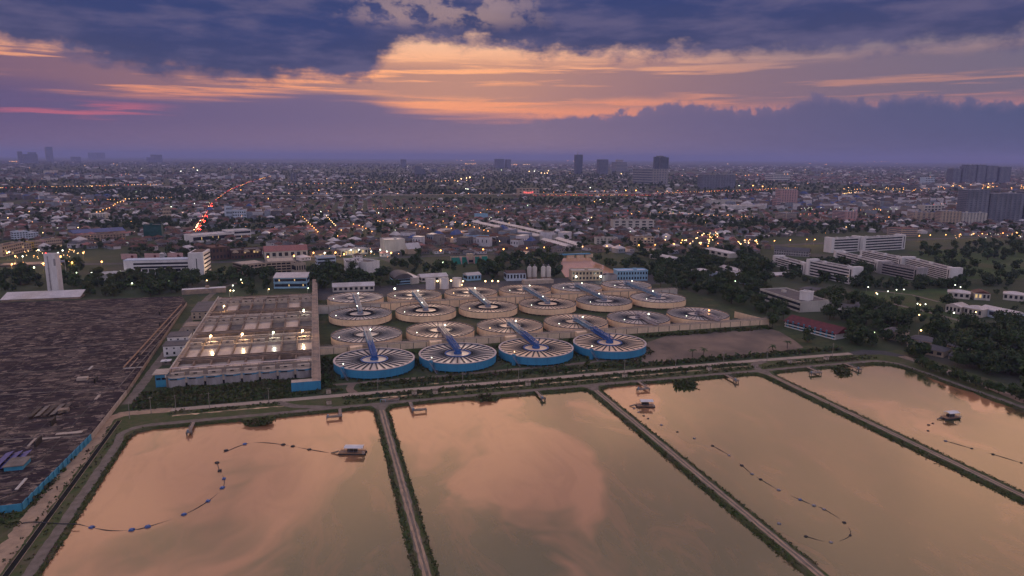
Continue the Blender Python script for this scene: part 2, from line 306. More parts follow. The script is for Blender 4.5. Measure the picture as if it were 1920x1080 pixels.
# ------------------------------------------------------------------ mesh helpers
class MB:
    """collects shapes, then build() links them as one mesh object"""
    def __init__(s): s.v = []; s.f = []; s.mi = []
    def add(s, vs, fs, mi=0):
        o = len(s.v); s.v += [tuple(map(float, q)) for q in vs]
        s.f += [tuple(i+o for i in f) for f in fs]; s.mi += [mi]*len(fs); return s
    def box(s, x0, x1, y0, y1, z0, z1, mi=0):
        return s.add([(x0, y0, z0), (x1, y0, z0), (x1, y1, z0), (x0, y1, z0), (x0, y0, z1), (x1, y0, z1), (x1, y1, z1), (x0, y1, z1)],
                     [(0, 3, 2, 1), (4, 5, 6, 7), (0, 1, 5, 4), (1, 2, 6, 5), (2, 3, 7, 6), (3, 0, 4, 7)], mi)
    def prism(s, poly, z0, z1, mi=0):
        n = len(poly); vs = [(p[0], p[1], z0) for p in poly]+[(p[0], p[1], z1) for p in poly]
        fs = [tuple(range(n-1, -1, -1)), tuple(range(n, 2*n))]+[(i, (i+1) % n, n+(i+1) % n, n+i) for i in range(n)]
        return s.add(vs, fs, mi)
    def quad(s, *p, mi=0): return s.add(p, [tuple(range(len(p)))], mi)
    def bar(s, a, b, w, h=None, mi=0):
        a = Vector(a); b = Vector(b); h = h or w; d = (b-a).normalized()
        up = Vector((0, 0, 1)) if abs(d.z) < 0.95 else Vector((1, 0, 0))
        r = d.cross(up).normalized()*(w/2); u = r.cross(d).normalized()*(h/2)
        vs = [a-r-u, a+r-u, a+r+u, a-r+u, b-r-u, b+r-u, b+r+u, b-r+u]
        return s.add(vs, [(0, 3, 2, 1), (4, 5, 6, 7), (0, 1, 5, 4), (1, 2, 6, 5), (2, 3, 7, 6), (3, 0, 4, 7)][::1], mi)
    def tube(s, pts, rad, n=6, mi=0, caps=True):
        pts = [Vector(p) for p in pts]; m = len(pts); rr = rad if hasattr(rad, '__len__') else [rad]*m; vs = []
        for i, p in enumerate(pts):
            d = (pts[min(i+1, m-1)]-pts[max(i-1, 0)]).normalized()
            up = Vector((0, 0, 1)) if abs(d.z) < 0.9 else Vector((1, 0, 0))
            r = d.cross(up).normalized(); u = r.cross(d)
            vs += [p+(r*math.cos(t)+u*math.sin(t))*rr[i] for t in [2*math.pi*j/n for j in range(n)]]
        fs = [(i*n+j, i*n+(j+1) % n, (i+1)*n+(j+1) % n, (i+1)*n+j) for i in range(m-1) for j in range(n)]
        if caps: fs += [tuple(range(n-1, -1, -1)), tuple(range((m-1)*n, m*n))]
        return s.add(vs, fs, mi)
    def lathe(s, prof, n=48, c=(0, 0, 0), mi=0, close=False):
        m = len(prof); vs = []
        for j in range(n):
            t = 2*math.pi*j/n
            vs += [(c[0]+r*math.cos(t), c[1]+r*math.sin(t), c[2]+z) for r, z in prof]
        rng = range(m) if close else range(m-1)
        fs = [(j*m+i, ((j+1) % n)*m+i, ((j+1) % n)*m+(i+1) % m, j*m+(i+1) % m) for j in range(n) for i in rng]
        return s.add(vs, fs, mi)
    def hip(s, x0, x1, y0, y1, z0, z1, o=0.6, gable=False, mi=0, th=0.15):
        x0 -= o; x1 += o; y0 -= o; y1 += o; ins = 0 if gable else min(x1-x0, y1-y0)*0.5
        if x1-x0 >= y1-y0: r0, r1 = (x0+ins, (y0+y1)/2, z1), (x1-ins, (y0+y1)/2, z1)
        else: r0, r1 = ((x0+x1)/2, y0+ins, z1), ((x0+x1)/2, y1-ins, z1)
        vs = [(x0, y0, z0), (x1, y0, z0), (x1, y1, z0), (x0, y1, z0), r0, r1]
        if x1-x0 >= y1-y0: fs = [(0, 1, 5, 4), (1, 2, 5), (2, 3, 4, 5), (3, 0, 4), (0, 3, 2, 1)]
        else: fs = [(0, 1, 4), (1, 2, 5, 4), (2, 3, 5), (3, 0, 4, 5), (0, 3, 2, 1)]
        return s.add(vs, fs, mi)
    def mesh(s, name, mats):
        me = bpy.data.meshes.new(name); me.from_pydata(s.v, [], s.f)
        if not isinstance(mats, (list, tuple)): mats = [mats]
        for m in mats: me.materials.append(m)
        if len(mats) > 1: me.polygons.foreach_set('material_index', s.mi)
        me.update(); return me
    def build(s, name, mats, parent=None, smooth=False, loc=None):
        me = s.mesh(name, mats)
        if smooth: me.polygons.foreach_set('use_smooth', [True]*len(me.polygons))
        return link(name, me, parent, loc)
def link(name, data, parent=None, loc=None, rz=0, sc=None):
    o = bpy.data.objects.new(name, data); COL.objects.link(o)
    if parent is not None: o.parent = parent
    if loc is not None: o.location = loc
    if rz: o.rotation_euler = (0, 0, rz)
    if sc is not None: o.scale = sc if hasattr(sc, '__len__') else (sc,)*3
    return o
def tag(o, label, cat, group=None, kind=None):
    o['label'] = label; o['category'] = cat
    if group: o['group'] = group
    if kind: o['kind'] = kind
    return o
def thing(name, label, cat, loc=(0, 0, 0), rz=0, group=None):
    o = bpy.data.objects.new(name, None); COL.objects.link(o); o.location = loc; o.rotation_euler = (0, 0, rz); o.empty_display_size = 0.5
    return tag(o, label, cat, group)
def structure(o): o['kind'] = 'structure'; return o
def stuff(o): o['kind'] = 'stuff'; return o
def copy_tree(o, parent=None):
    c = o.copy(); COL.objects.link(c); c.parent = parent
    for ch in list(o.children): copy_tree(ch, c)
    return c
def np_mesh(name, V, F, mats, MI=None):
    """fast mesh from numpy: V (n,3), F list of (m,k) index arrays with the same k"""
    me = bpy.data.meshes.new(name); V = np.asarray(V, np.float32); F = np.asarray(F, np.int32); n, kk = F.shape
    me.vertices.add(len(V)); me.vertices.foreach_set('co', V.ravel())
    me.loops.add(n*kk); me.loops.foreach_set('vertex_index', F.ravel())
    me.polygons.add(n); me.polygons.foreach_set('loop_start', np.arange(0, n*kk, kk, dtype=np.int32))
    try: me.polygons.foreach_set('loop_total', np.full(n, kk, np.int32))
    except Exception: pass
    for m in (mats if isinstance(mats, (list, tuple)) else [mats]): me.materials.append(m)
    if MI is not None: me.polygons.foreach_set('material_index', np.asarray(MI, np.int32))
    me.update(calc_edges=True); me.validate(); return me
def inside(poly, x, y):
    r = False; n = len(poly)
    for i in range(n):
        x0, y0 = poly[i]; x1, y1 = poly[(i+1) % n]
        if (y0 > y) != (y1 > y) and x < (x1-x0)*(y-y0)/(y1-y0)+x0: r = not r
    return r
BULB = MB(); BULB.lathe([(0.001, -1), (0.7, -0.7), (1, 0), (0.7, 0.7), (0.001, 1)], 8)
BULBS = {}
def bulb(m, parent, loc, r, name='lamp_globe'):
    if m.name not in BULBS: BULBS[m.name] = BULB.mesh('lamp_globe', m)
    return link(name, BULBS[m.name], parent, loc, sc=r)
def point(parent, loc, power, col, r=0.4):
    l = bpy.data.lights.new('lamp_light', 'POINT'); l.energy = power; l.color = col; l.shadow_soft_size = r
    o = bpy.data.objects.new('lamp_light', l); COL.objects.link(o); o.parent = parent; o.location = loc; return o
WARM = (1, 0.68, 0.36); SOD = (1, 0.5, 0.18); WHT = (0.95, 1, 0.8)
# ================================================================== ground, ponds and roads
def sheet(name, poly, z, m, kind='structure'):
    bm = bmesh.new(); vs = [bm.verts.new((p[0], p[1], z)) for p in poly]; bm.faces.new(vs)
    bmesh.ops.recalc_face_normals(bm, faces=bm.faces)
    if bm.faces and list(bm.faces)[0].normal.z < 0: bmesh.ops.reverse_faces(bm, faces=list(bm.faces))
    bmesh.ops.triangulate(bm, faces=list(bm.faces))
    me = bpy.data.meshes.new(name); bm.to_mesh(me); bm.free(); me.materials.append(m)
    o = link(name, me); o['kind'] = kind; return o
def rect(x0, x1, y0, y1): return [(x0, y0), (x1, y0), (x1, y1), (x0, y1)]
BX0, BX1, BY0, BY1 = -150.0, 330.0, -440.0, -46.0
gm = MB()
for (a, b, c, d) in ((-45000, BX0, -2000, 60000), (BX1, 45000, -2000, 60000), (BX0, BX1, -2000, BY0), (BX0, BX1, BY1, 60000)):
    gm.quad((a, c, 0), (b, c, 0), (b, d, 0), (a, d, 0))
structure(gm.build('ground', M_ground))
def dense(poly, step):
    out = []
    for i in range(len(poly)):
        a = np.array(poly[i]); b = np.array(poly[(i+1) % len(poly)]); n = max(1, int(np.linalg.norm(b-a)/step))
        d = (b-a)/np.linalg.norm(b-a); nr = np.array((d[1], -d[0]))      # outward for counter-clockwise
        for j in range(n): out.append((a+(b-a)*j/n, nr))
    return out
P1 = [(-111, -425), (-6, -425), (-6, -105), (-6.3, -69.5), (-8, -66), (-10.5, -64.6), (-30, -65), (-50.5, -65.5), (-53.5, -69), (-57, -73.8), (-62, -74), (-65, -70), (-66, -66), (-90, -66), (-103.9, -66), (-109, -68.6), (-111, -73)]
P2 = [(1, -425), (105.3, -425), (105.3, -70.5), (104.5, -66.8), (101.5, -65.2), (77, -64.8), (58, -65.5), (54, -70), (48, -68), (40, -64.3), (10, -64.6), (3, -66.5), (1, -70.5)]
P3 = [(112.2, -425), (210.8, -425), (210.8, -70), (209.6, -66.5), (206.5, -64.8), (180, -64.8), (165.5, -65), (167, -71), (163, -75.5), (157.5, -75.8), (155, -70.5), (156.5, -65), (130, -64.4), (118.5, -64.8), (114.2, -66.6), (112.4, -70.5)]
P4 = [(218.6, -425), (301, -425), (301, -150), (300.4, -130), (303.2, -121), (300.6, -116), (301.4, -89), (302, -76), (298.5, -69.5), (291, -66.4), (268, -65), (266.5, -69), (262, -78), (256.5, -77.5), (259, -69), (260.5, -65), (226, -65.3), (220.5, -66.8), (218.7, -71)]
bm = bmesh.new(); skirt = MB(); edges = []
outer = [bm.verts.new((x, y, 0)) for x, y in rect(BX0, BX1, BY0, BY1)]
edges += [bm.edges.new((outer[i], outer[(i+1) % 4])) for i in range(4)]
for P in (P1, P2, P3, P4):
    pts = [q for q in dense(P, 1.7) if True]; hi = []; lo = []
    for (p, nr) in pts:
        j = random.gauss(0, 0.28) if p[1] > -300 else 0.0
        hi.append(p+nr*(1.0+j*0.6)); lo.append(p+nr*(-0.7+j*1.3))
    vs = [bm.verts.new((p[0], p[1], 0)) for p in hi]; n = len(vs)
    edges += [bm.edges.new((vs[i], vs[(i+1) % n])) for i in range(n)]
    skirt.add([(p[0], p[1], 0) for p in hi]+[(p[0], p[1], -1.7) for p in lo], [(i, (i+1) % n, n+(i+1) % n, n+i) for i in range(n)])
    sheet('pond_water', [(p[0]+nr[0]*0.6, p[1]+nr[1]*0.6) for p, nr in dense(P, 12)], -1.0, M_water)
bmesh.ops.triangle_fill(bm, use_beauty=True, use_dissolve=False, edges=edges, normal=(0, 0, 1))
for f in bm.faces:
    if f.normal.z < 0: f.normal_flip()
me = bpy.data.meshes.new('embankment'); bm.to_mesh(me); bm.free(); me.materials.append(M_bank)
structure(link('embankment', me))
structure(skirt.build('pond_bank', M_bank))
def strip(name, path, width, z, m, jit=0.12, step=2.5):
    """a road or track laid along a centre line"""
    pts = []
    for i in range(len(path)-1):
        a = np.array(path[i], float); b = np.array(path[i+1], float); n = max(1, int(np.linalg.norm(b-a)/step))
        pts += [a+(b-a)*j/n for j in range(n)]
    pts.append(np.array(path[-1], float)); mb = MB(); L = []; R = []
    for i, p in enumerate(pts):
        d = pts[min(i+1, len(pts)-1)]-pts[max(i-1, 0)]; d = d/np.linalg.norm(d); nr = np.array((-d[1], d[0]))
        w = width/2
        L.append(p+nr*(w+random.gauss(0, jit))); R.append(p-nr*(w+random.gauss(0, jit)))
    n = len(pts)
    mb.add([(p[0], p[1], z) for p in R]+[(p[0], p[1], z) for p in L], [(i, i+1, n+i+1, n+i) for i in range(n-1)])
    return structure(mb.build(name, m))
def arc(c, r, a0, a1, n=8): return [(c[0]+r*math.cos(RAD(a0+(a1-a0)*i/n)), c[1]+r*math.sin(RAD(a0+(a1-a0)*i/n))) for i in range(n+1)]
# dike tracks with a grassed centre
for x in (-2.5, 108.8, 214.7):
    strip('dike_track', [(x, -436), (x, -62)], 3.0, 0.02, M_dirt2, 0.2)
    for s in (-0.75, 0.75): strip('wheel_rut', [(x+s, -436), (x+s, -66)], 0.7, 0.03, M_dirt, 0.1)
    sheet('track_junction', [(x-1.5, -70), (x+1.5, -70), (x+4, -63.5), (x+7, -61.5), (x-7, -61.5), (x-4, -63.5)], 0.035, M_dirt2)
pond_road = [(-114.5, -436), (-114.2, -80)]+arc((-104, -74), 12, 165, 95)+[(-68, -61.8), (-30, -61.2), (39, -60.8), (160, -61.2), (277, -62.2), (288, -62.6)]+arc((290, -76), 13.8, 86, 10)+[(304.2, -97), (304.5, -436)]
strip('pond_road', pond_road, 3.4, 0.03, M_dirt2, 0.15)
gravel = [(-125.5, -436), (-125.3, -80), (-125.6, -60)]+arc((-115.5, -55), 11.5, 155, 95)+[(-100, -43.9)]
strip('gravel_road', gravel, 6.6, 0.04, M_dirt, 0.35)
strip('main_road', [(-100, -43.9), (-22, -43.6), (42, -44), (215, -43.6), (300, -45.5)], 4.6, 0.045, M_concroad, 0.06, 5)
sheet('road_head', [(292, -48.4), (292, -43), (306, -40), (318, -46), (322, -60), (316, -60), (309, -52)], 0.05, M_asph)
for (a, b, w) in (((-52, -45.5), (-26, -60.5), 4.5), ((214, -60.5), (228, -46.5), 4.5)):
    strip('link_road', [a, ((a[0]*2+b[0])/3, (a[1]+b[1]*2)/3+1.5), b], w, 0.055, M_dirt2, 0.2)
strip('tank_path', [(-24, -25.5), (1, -25.4), (41, -24.8), (112, -22.5), (160, -18), (175, -16)], 3.4, 0.05, M_sand, 0.25)
strip('tank_path_link', [(-14, -26), (-16, -34), (-14, -41.5)], 4.0, 0.055, M_sand, 0.3)
sheet('bare_lot', [(158, -31), (205, -34), (240, -31), (272, -26), (278, -10), (284, 14), (283, 26), (240, 27), (203, 26), (180, 12), (171, -2), (166, -12), (150, -18)], 0.035, M_sand)
sheet('lawn', rect(-30, 300, -41, 215), 0.015, M_grass)
sheet('filter_lawn', rect(-135, -30, -41, 250), 0.018, M_grass)
sheet('plant_yard', rect(-30, 330, 208, 262), 0.03, M_asph)
strip('filter_lane', [(-122, -30), (-122, 230), (-118, 285), (-100, 320)], 5.0, 0.045, M_dirt2, 0.2)
# drain along the gravel road
mb = MB()
for s in (-0.95, 0.95): mb.box(-120.3+s-0.07, -120.3+s+0.07, -436, -53, -0.3, 0.12)
tag(mb.build('drain_kerbs', M_conc), 'twin concrete kerbs of the straight drain beside the gravel road', 'drain')
sheet('drain_water', rect(-121.2, -119.4, -436, -53), 0.035, M_drain)
for (x0, x1) in ((-98, -48), (-8, 20), (28, 74), (80, 130), (136, 182), (190, 216), (241, 262)):
    strip('ditch_water', [(x0, -52.6), ((x0+x1)/2, -52.1), (x1, -52.4)], 0.9, 0.04, M_puddle, 0.3, 2)
for (x0, x1, y) in ((150, 185, -36.5), (20, 60, -37.5), (100, 125, -36.5)):
    strip('ditch_water', [(x0, y), ((x0+x1)/2, y+0.7), (x1, y+0.2)], 1.1, 0.04, M_puddle, 0.4, 2)

# loose growth: many small leaf tufts in one object
def tufts(name, pts, size, mats, per=6, flat=0.6):
    pts = np.asarray(pts, float); n = len(pts)*per
    base = np.repeat(pts, per, axis=0); sz = np.repeat(np.asarray(size, float)*np.ones(len(pts)), per)*RNG.uniform(0.6, 1.3, n)
    base = base+RNG.normal(0, 1, (n, 3))*(sz*0.55)[:, None]*np.array((1, 1, 0.0)); base[:, 2] += np.abs(RNG.normal(0.35, 0.25, n))*sz
    a = RNG.normal(0, 1, (n, 3)); a /= np.linalg.norm(a, axis=1)[:, None]; b = RNG.normal(0, 1, (n, 3)); b[:, 2] += flat
    b -= a*(a*b).sum(1)[:, None]; b /= np.linalg.norm(b, axis=1)[:, None]
    a = a*(sz*0.5)[:, None]; b = b*(sz*0.42)[:, None]
    V = np.stack((base-a-b*0.4, base+a-b, base+a*0.5+b, base-a+b*0.7), 1).reshape(-1, 3)
    F = np.arange(4*n).reshape(n, 4); MI = np.repeat(RNG.integers(0, len(mats), len(pts)), per)
    return stuff(link(name, np_mesh(name, V, F, mats, MI)))
pts = []; szs = []
def scatter(x0, x1, y0, y1, dens, s, z=0.0):
    n = int((x1-x0)*(y1-y0)*dens)
    for _ in range(n): pts.append((random.uniform(x0, x1), random.uniform(y0, y1), z)); szs.append(s*random.uniform(0.6, 1.3))
scatter(-119, -44, -40.5, -12, 0.8, 1.0); scatter(-106, -46, -22, -9.5, 0.35, 1.2); scatter(-44, -20, -38, -34.5, 0.4, 1.3); scatter(-30, -24, -30, 26, 0.4, 1.3)
scatter(-10, 150, -33.5, -28.5, 0.5, 1.4); scatter(150, 292, -37.5, -33, 0.7, 1.5); scatter(-10, 150, -40, -34, 0.2, 0.9)
scatter(-20, 214, -50.6, -47.3, 0.9, 1.0); scatter(-20, 300, -58.5, -53.6, 0.4, 0.7); scatter(232, 298, -58, -49, 0.3, 0.7); scatter(-100, -50, -51, -46.5, 0.35, 0.8)
scatter(-30, 160, 23.5, 27.8, 0.45, 1.2); scatter(160, 284, 23, 27.8, 0.5, 1.6); scatter(-118.6, -116.4, -400, -60, 0.25, 0.5); scatter(-123.6, -121.6, -400, -60, 0.3, 0.6)
scatter(-129.5, -127, -134, 5, 0.5, 0.9); scatter(-145, -128, -150, -136, 0.3, 0.9)
for i in range(4):
    for j in range(6):
        cx, cy = 49*i, 0.0; a = random.uniform(0, 6.28)
        for _ in range(14): r = random.uniform(23.5, 27); aa = a+random.gauss(0, 0.35); pts.append((cx+r*math.cos(aa), cy+r*math.sin(aa), 0)); szs.append(random.uniform(0.5, 1.3))
for P in (P1, P2, P3, P4):
    for p, nr in dense(P, 0.9):
        if p[1] < -235: continue
        for o, zz in ((random.uniform(-0.15, 0.5), -0.75), (random.uniform(0.6, 1.4), -0.05)):
            pts.append((p[0]+nr[0]*o, p[1]+nr[1]*o, zz)); szs.append(random.uniform(0.3, 0.62))
for (cx, cy) in ((-60, -69.5), (-57, -71), (161, -70), (162, -72.5), (158, -72), (262, -71), (260, -75), (50, -66)):
    for _ in range(60): pts.append((cx+random.gauss(0, 2.2), cy+random.gauss(0, 1.9), -0.1)); szs.append(random.uniform(0.6, 1.3))
tufts('undergrowth', pts, szs, [M_weed, M_bank, M_leaf[0], M_leaf[2]])

# ================================================================== clarifier tanks
TR = 22.95; RZ = 5.5; PITCHX = 49.0
ROWS = {'D': 0.0, 'C': 59.5, 'B': 123.0, 'A': 185.5}
def ring(r0, r1, z0, z1, n=96): return MB().lathe([(r0, z0), (r1, z0), (r1, z1), (r0, z1)], n, close=True)
def disc(r, z, n=64): return MB().add([(r*math.cos(2*math.pi*i/n), r*math.sin(2*math.pi*i/n), z) for i in range(n)], [tuple(range(n))])
TM = {}
TM['wall_b'] = ring(TR-0.45, TR, 0.95, RZ-0.05).mesh('wall', M_blue); TM['wall_c'] = ring(TR-0.45, TR, 0.95, RZ-0.05).mesh('wall', M_cream)
for k in ('wall_b', 'wall_c'): TM[k].polygons.foreach_set('use_smooth', [False]*len(TM[k].polygons))
TM['rim_b'] = ring(TR-0.95, TR+0.18, RZ-0.05, RZ+0.2).mesh('rim_walkway', M_rimw); TM['rim_c'] = ring(TR-0.55, TR+0.12, RZ-0.05, RZ+0.3).mesh('rim_walkway', M_rimd)
fl = MB(); fl.lathe([(0.01, 0.9), (TR-0.2, 0.9), (TR-0.2, 1.3), (0.01, 1.3)], 64); TM['floor'] = fl.mesh('base_slab', M_concd)
TM['water'] = disc(TR-0.4, RZ-0.45).mesh('tank_water', M_tank_water); TM['water2'] = disc(TR-0.4, RZ-0.45).mesh('tank_water', M_tank_water2)
def trough(hw, r0=7.6):
    la = MB(); la.box(r0, TR-0.5, -hw, -hw+0.09, RZ-0.62, RZ-0.16); la.box(r0, TR-0.5, hw-0.09, hw, RZ-0.62, RZ-0.16); la.box(r0, TR-0.5, -hw+0.09, hw-0.09, RZ-0.6, RZ-0.42); return la.mesh('launder', M_launder)
TM['launder_b'] = trough(0.42); TM['launder'] = trough(0.20)
TM['launder_thin'] = trough(0.14, 7.2)
TM['ring'] = ring(7.1, 8.0, RZ-0.6, RZ+0.05, 64).mesh('inner_trough', M_launder); TM['ring_big'] = ring(9.2, 9.9, RZ-0.6, RZ+0.5, 64).mesh('inner_trough', M_dark)
TM['ring_b'] = ring(7.1, 7.9, RZ-0.6, RZ-0.02, 64).mesh('inner_trough', M_bluedk)
po = MB()
for i in range(36):
    a = 2*math.pi*i/36; po.box(TR*0.965*math.cos(a)-0.22, TR*0.965*math.cos(a)+0.22, TR*0.965*math.sin(a)-0.22, TR*0.965*math.sin(a)+0.22, 0, 0.98)
TM['posts'] = po.mesh('support_posts', M_conc); TM['posts_b'] = po.mesh('support_posts', M_blue)
hb = MB(); hb.lathe([(2.4, 1.3), (2.4, RZ+0.5), (1.6, RZ+0.9), (1.6, RZ+2.2), (0.01, RZ+2.3)], 20); TM['hub'] = hb.mesh('drive_hub', M_steel); TM['hub_b'] = hb.mesh('drive_hub', M_bluedk)
st = MB(); st.box(-1.1, 1.1, -0.5, 0.5, 0, RZ+1.0)
TM['stair_pier'] = st.mesh('stair_pier', M_blue)
st = MB()
for i in range(12): st.box(-0.6, 0.6, -0.2+0.42*i, 0.26+0.42*i, 0.46*i+0.1, 0.46*i+0.22)
st.bar((-0.7, -0.2, 1.0), (-0.7, 5.0, RZ+1.3), 0.08); st.bar((0.7, -0.2, 1.0), (0.7, 5.0, RZ+1.3), 0.08)
TM['stair'] = st.mesh('stair_flight', M_steel)
ORD = ['leftmost', 'second from left', 'third from left', 'fourth from left', 'fifth from left', 'rightmost']
def tank(row, i, n):
    x, y = PITCHX*i, ROWS[row]; blue = row == 'D'
    where = {'D': 'in the blue front row nearest the ponds', 'C': 'in the cream row just behind the front wall', 'B': 'in the cream row second from the back', 'A': 'in the rearmost cream row'}[row]
    pos = ORD[i] if i < n-1 else 'rightmost'
    t = thing('clarifier_tank', '%s round water tank, %s' % (pos, where), 'water tank', (x, y, 0), 0, {'D': 'blue clarifier tanks', 'C': 'cream clarifier tanks'}.get(row, 'cream clarifier tanks'))
    link('wall', TM['wall_b' if blue else 'wall_c'], t); link('rim_walkway', TM['rim_b' if blue else 'rim_c'], t)
    link('base_slab', TM['floor'], t); link('tank_water', TM['water2' if (row, i) in (('D', 0), ('D', 1), ('C', 0), ('C', 4), ('C', 5), ('B', 0), ('B', 4), ('B', 5), ('A', 0), ('A', 4), ('A', 5)) else 'water'], t)
    stuff(link('support_posts', TM['posts_b' if blue else 'posts'], t)); link('drive_hub', TM['hub_b' if blue else 'hub'], t)
    big = row == 'B' and i < 4
    link('inner_trough', TM['ring_b' if blue else ('ring_big' if big else 'ring')], t)
    thin = (row, i) in (('B', 5), ('A', 0), ('A', 4), ('A', 5))
    ns = 24 if thin else (30 if blue else 36)
    for j in range(ns):
        link('launder', TM['launder_thin' if thin or row == 'A' else ('launder_b' if blue else 'launder')], t, rz=2*math.pi*(j+0.5)/ns)
    if blue:
        link('stair_pier', TM['stair_pier'], t, (-18.6, -15.4, 0), rz=RAD(128)); link('stair_flight', TM['stair'], t, (-16.2, -19.8, 0), rz=RAD(40))
    # small lamp on a post at the stair
    a = RAD(219); lx, ly = 23.2*math.cos(a), 23.2*math.sin(a)
    lp = MB().tube([(lx, ly, RZ), (lx, ly, RZ+2.4)], 0.07, 5).build('lamp_post', M_steel, t)
    bulb(L_white if i != 2 else L_warm, lp, (lx, ly, RZ+2.5), 0.26)
    return t
for row, n in (('D', 4), ('C', 6), ('B', 6), ('A', 6)):
    for i in range(n): tank(row, i, n)

# covered truss bridges from tank centre to tank centre
def bridge(i, y0, y1, ym, front):
    t = thing('truss_bridge', ('%s truss walkway bridge running from a %s tank back to a cream tank' % (['leftmost', 'second', 'third', 'rightmost'][i], 'blue front') if front else '%s truss walkway bridge between the two rear tank rows' % ORD[i]), 'bridge', (PITCHX*i, 0, 0), 0, 'front truss bridges' if front else 'rear truss bridges')
    zb, zt = RZ+0.9, RZ+3.3
    def seg(a, b, m, wid, roofm):
        d = MB(); d.box(-wid, wid, a, b, zb-0.25, zb); d.build('deck', m, t)
        for s in (-1, 1):
            k = MB(); x = s*wid
            k.bar((x, a, zb+0.05), (x, b, zb+0.05), 0.3); k.bar((x, a, zt), (x, b, zt), 0.3)
            n = max(3, int((b-a)/2.4)); st = (b-a)/n
            for j in range(n+1): k.bar((x, a+j*st, zb), (x, a+j*st, zt), 0.16)
            for j in range(n): k.bar((x, a+j*st, zb if j % 2 else zt), (x, a+(j+1)*st, zt if j % 2 else zb), 0.13)
            k.build('truss_side', m, t)
        k = MB(); n = max(4, int((b-a)/2.4))
        for x in (-0.33*wid*2, 0, 0.33*wid*2): k.bar((x, a, zt+0.1), (x, b, zt+0.1), 0.28, 0.1)
        for j in range(n+1): k.bar((-wid, a+(b-a)*j/n, zt), (wid, a+(b-a)*j/n, zt), 0.14)
        k.build('roof_grille', roofm, t)
        k = MB(); k.tube([(0.9, a, zb+0.5), (0.9, b, zb+0.5)], 0.42, 8); k.build('feed_pipe', m, t)
    seg(y0-1.8, ym-2.0, M_bluedk if front else M_bluelt, 1.5, M_bluedk if front else M_steel)
    seg(ym+1.0, y1+2.5, M_bluelt if i in (0, 2, 3) or not front else M_steel, 1.7, M_steel)
    k = MB(); k.box(-1.6, 1.6, ym-2.0, ym+1.0, zb-0.3, zb-0.02); k.build('landing', M_concl, t)
    k = MB(); k.bar((-1.5, y0+1, RZ-2), (-1.5, y0+1, zb), 0.3); k.bar((1.5, y0+1, RZ-2), (1.5, y0+1, zb), 0.3); k.build('hanger', M_steel, t)
    lp = MB().tube([(1.9, y1-8, zb), (1.9, y1-8, zt+1.2)], 0.08, 5).build('lamp_post', M_steel, t); bulb(L_white, lp, (1.9, y1-8, zt+1.4), 0.42)
    point(lp, (1.9, y1-8, zt+2.6), 45, WHT)
    if not front:
        lp = MB().tube([(-1.9, y0+6, zb), (-1.9, y0+6, zt+1.0)], 0.08, 5).build('lamp_post', M_steel, t); bulb(L_white, lp, (-1.9, y0+6, zt+1.2), 0.36)
        point(lp, (-1.9, y0+6, zt+2.4), 35, WHT)
for i in range(4): bridge(i, ROWS['D'], ROWS['C'], 30.5, True)
for i in range(6): bridge(i, ROWS['B'], ROWS['A'], 154.5, False)
for i in (4, 5):       # stub bridges on the two tanks without a blue partner
    t = thing('truss_bridge', '%s short grey truss bridge from cream tank to front wall' % ('left' if i == 4 else 'right'), 'bridge', (PITCHX*i, 0, 0), 0, 'short truss bridges')
    MB().box(-1.7, 1.7, 31, 62, RZ+0.6, RZ+0.85).build('deck', M_steel, t)
    for s in (-1, 1):
        k = MB(); k.bar((1.7*s, 31, RZ+0.9), (1.7*s, 62, RZ+0.9), 0.25); k.bar((1.7*s, 31, RZ+3), (1.7*s, 62, RZ+3), 0.25)
        for j in range(13): k.bar((1.7*s, 31+j*2.58, RZ+0.9), (1.7*s, 31+j*2.58, RZ+3), 0.14)
        k.build('truss_side', M_steel, t)
    k = MB()
    for x in (-1.1, 0, 1.1): k.bar((x, 31, RZ+3.1), (x, 62, RZ+3.1), 0.55, 0.1)
    k.build('roof_grille', M_steel, t)
    lp = MB().tube([(2.2, 48, RZ), (2.2, 48, RZ+4.5)], 0.08, 5).build('lamp_post', M_steel, t); bulb(L_sod if i == 5 else L_white, lp, (2.2, 48, RZ+4.7), 0.5); point(lp, (2.2, 48, RZ+5.5), 700 if i == 5 else 150, SOD if i == 5 else WHT)

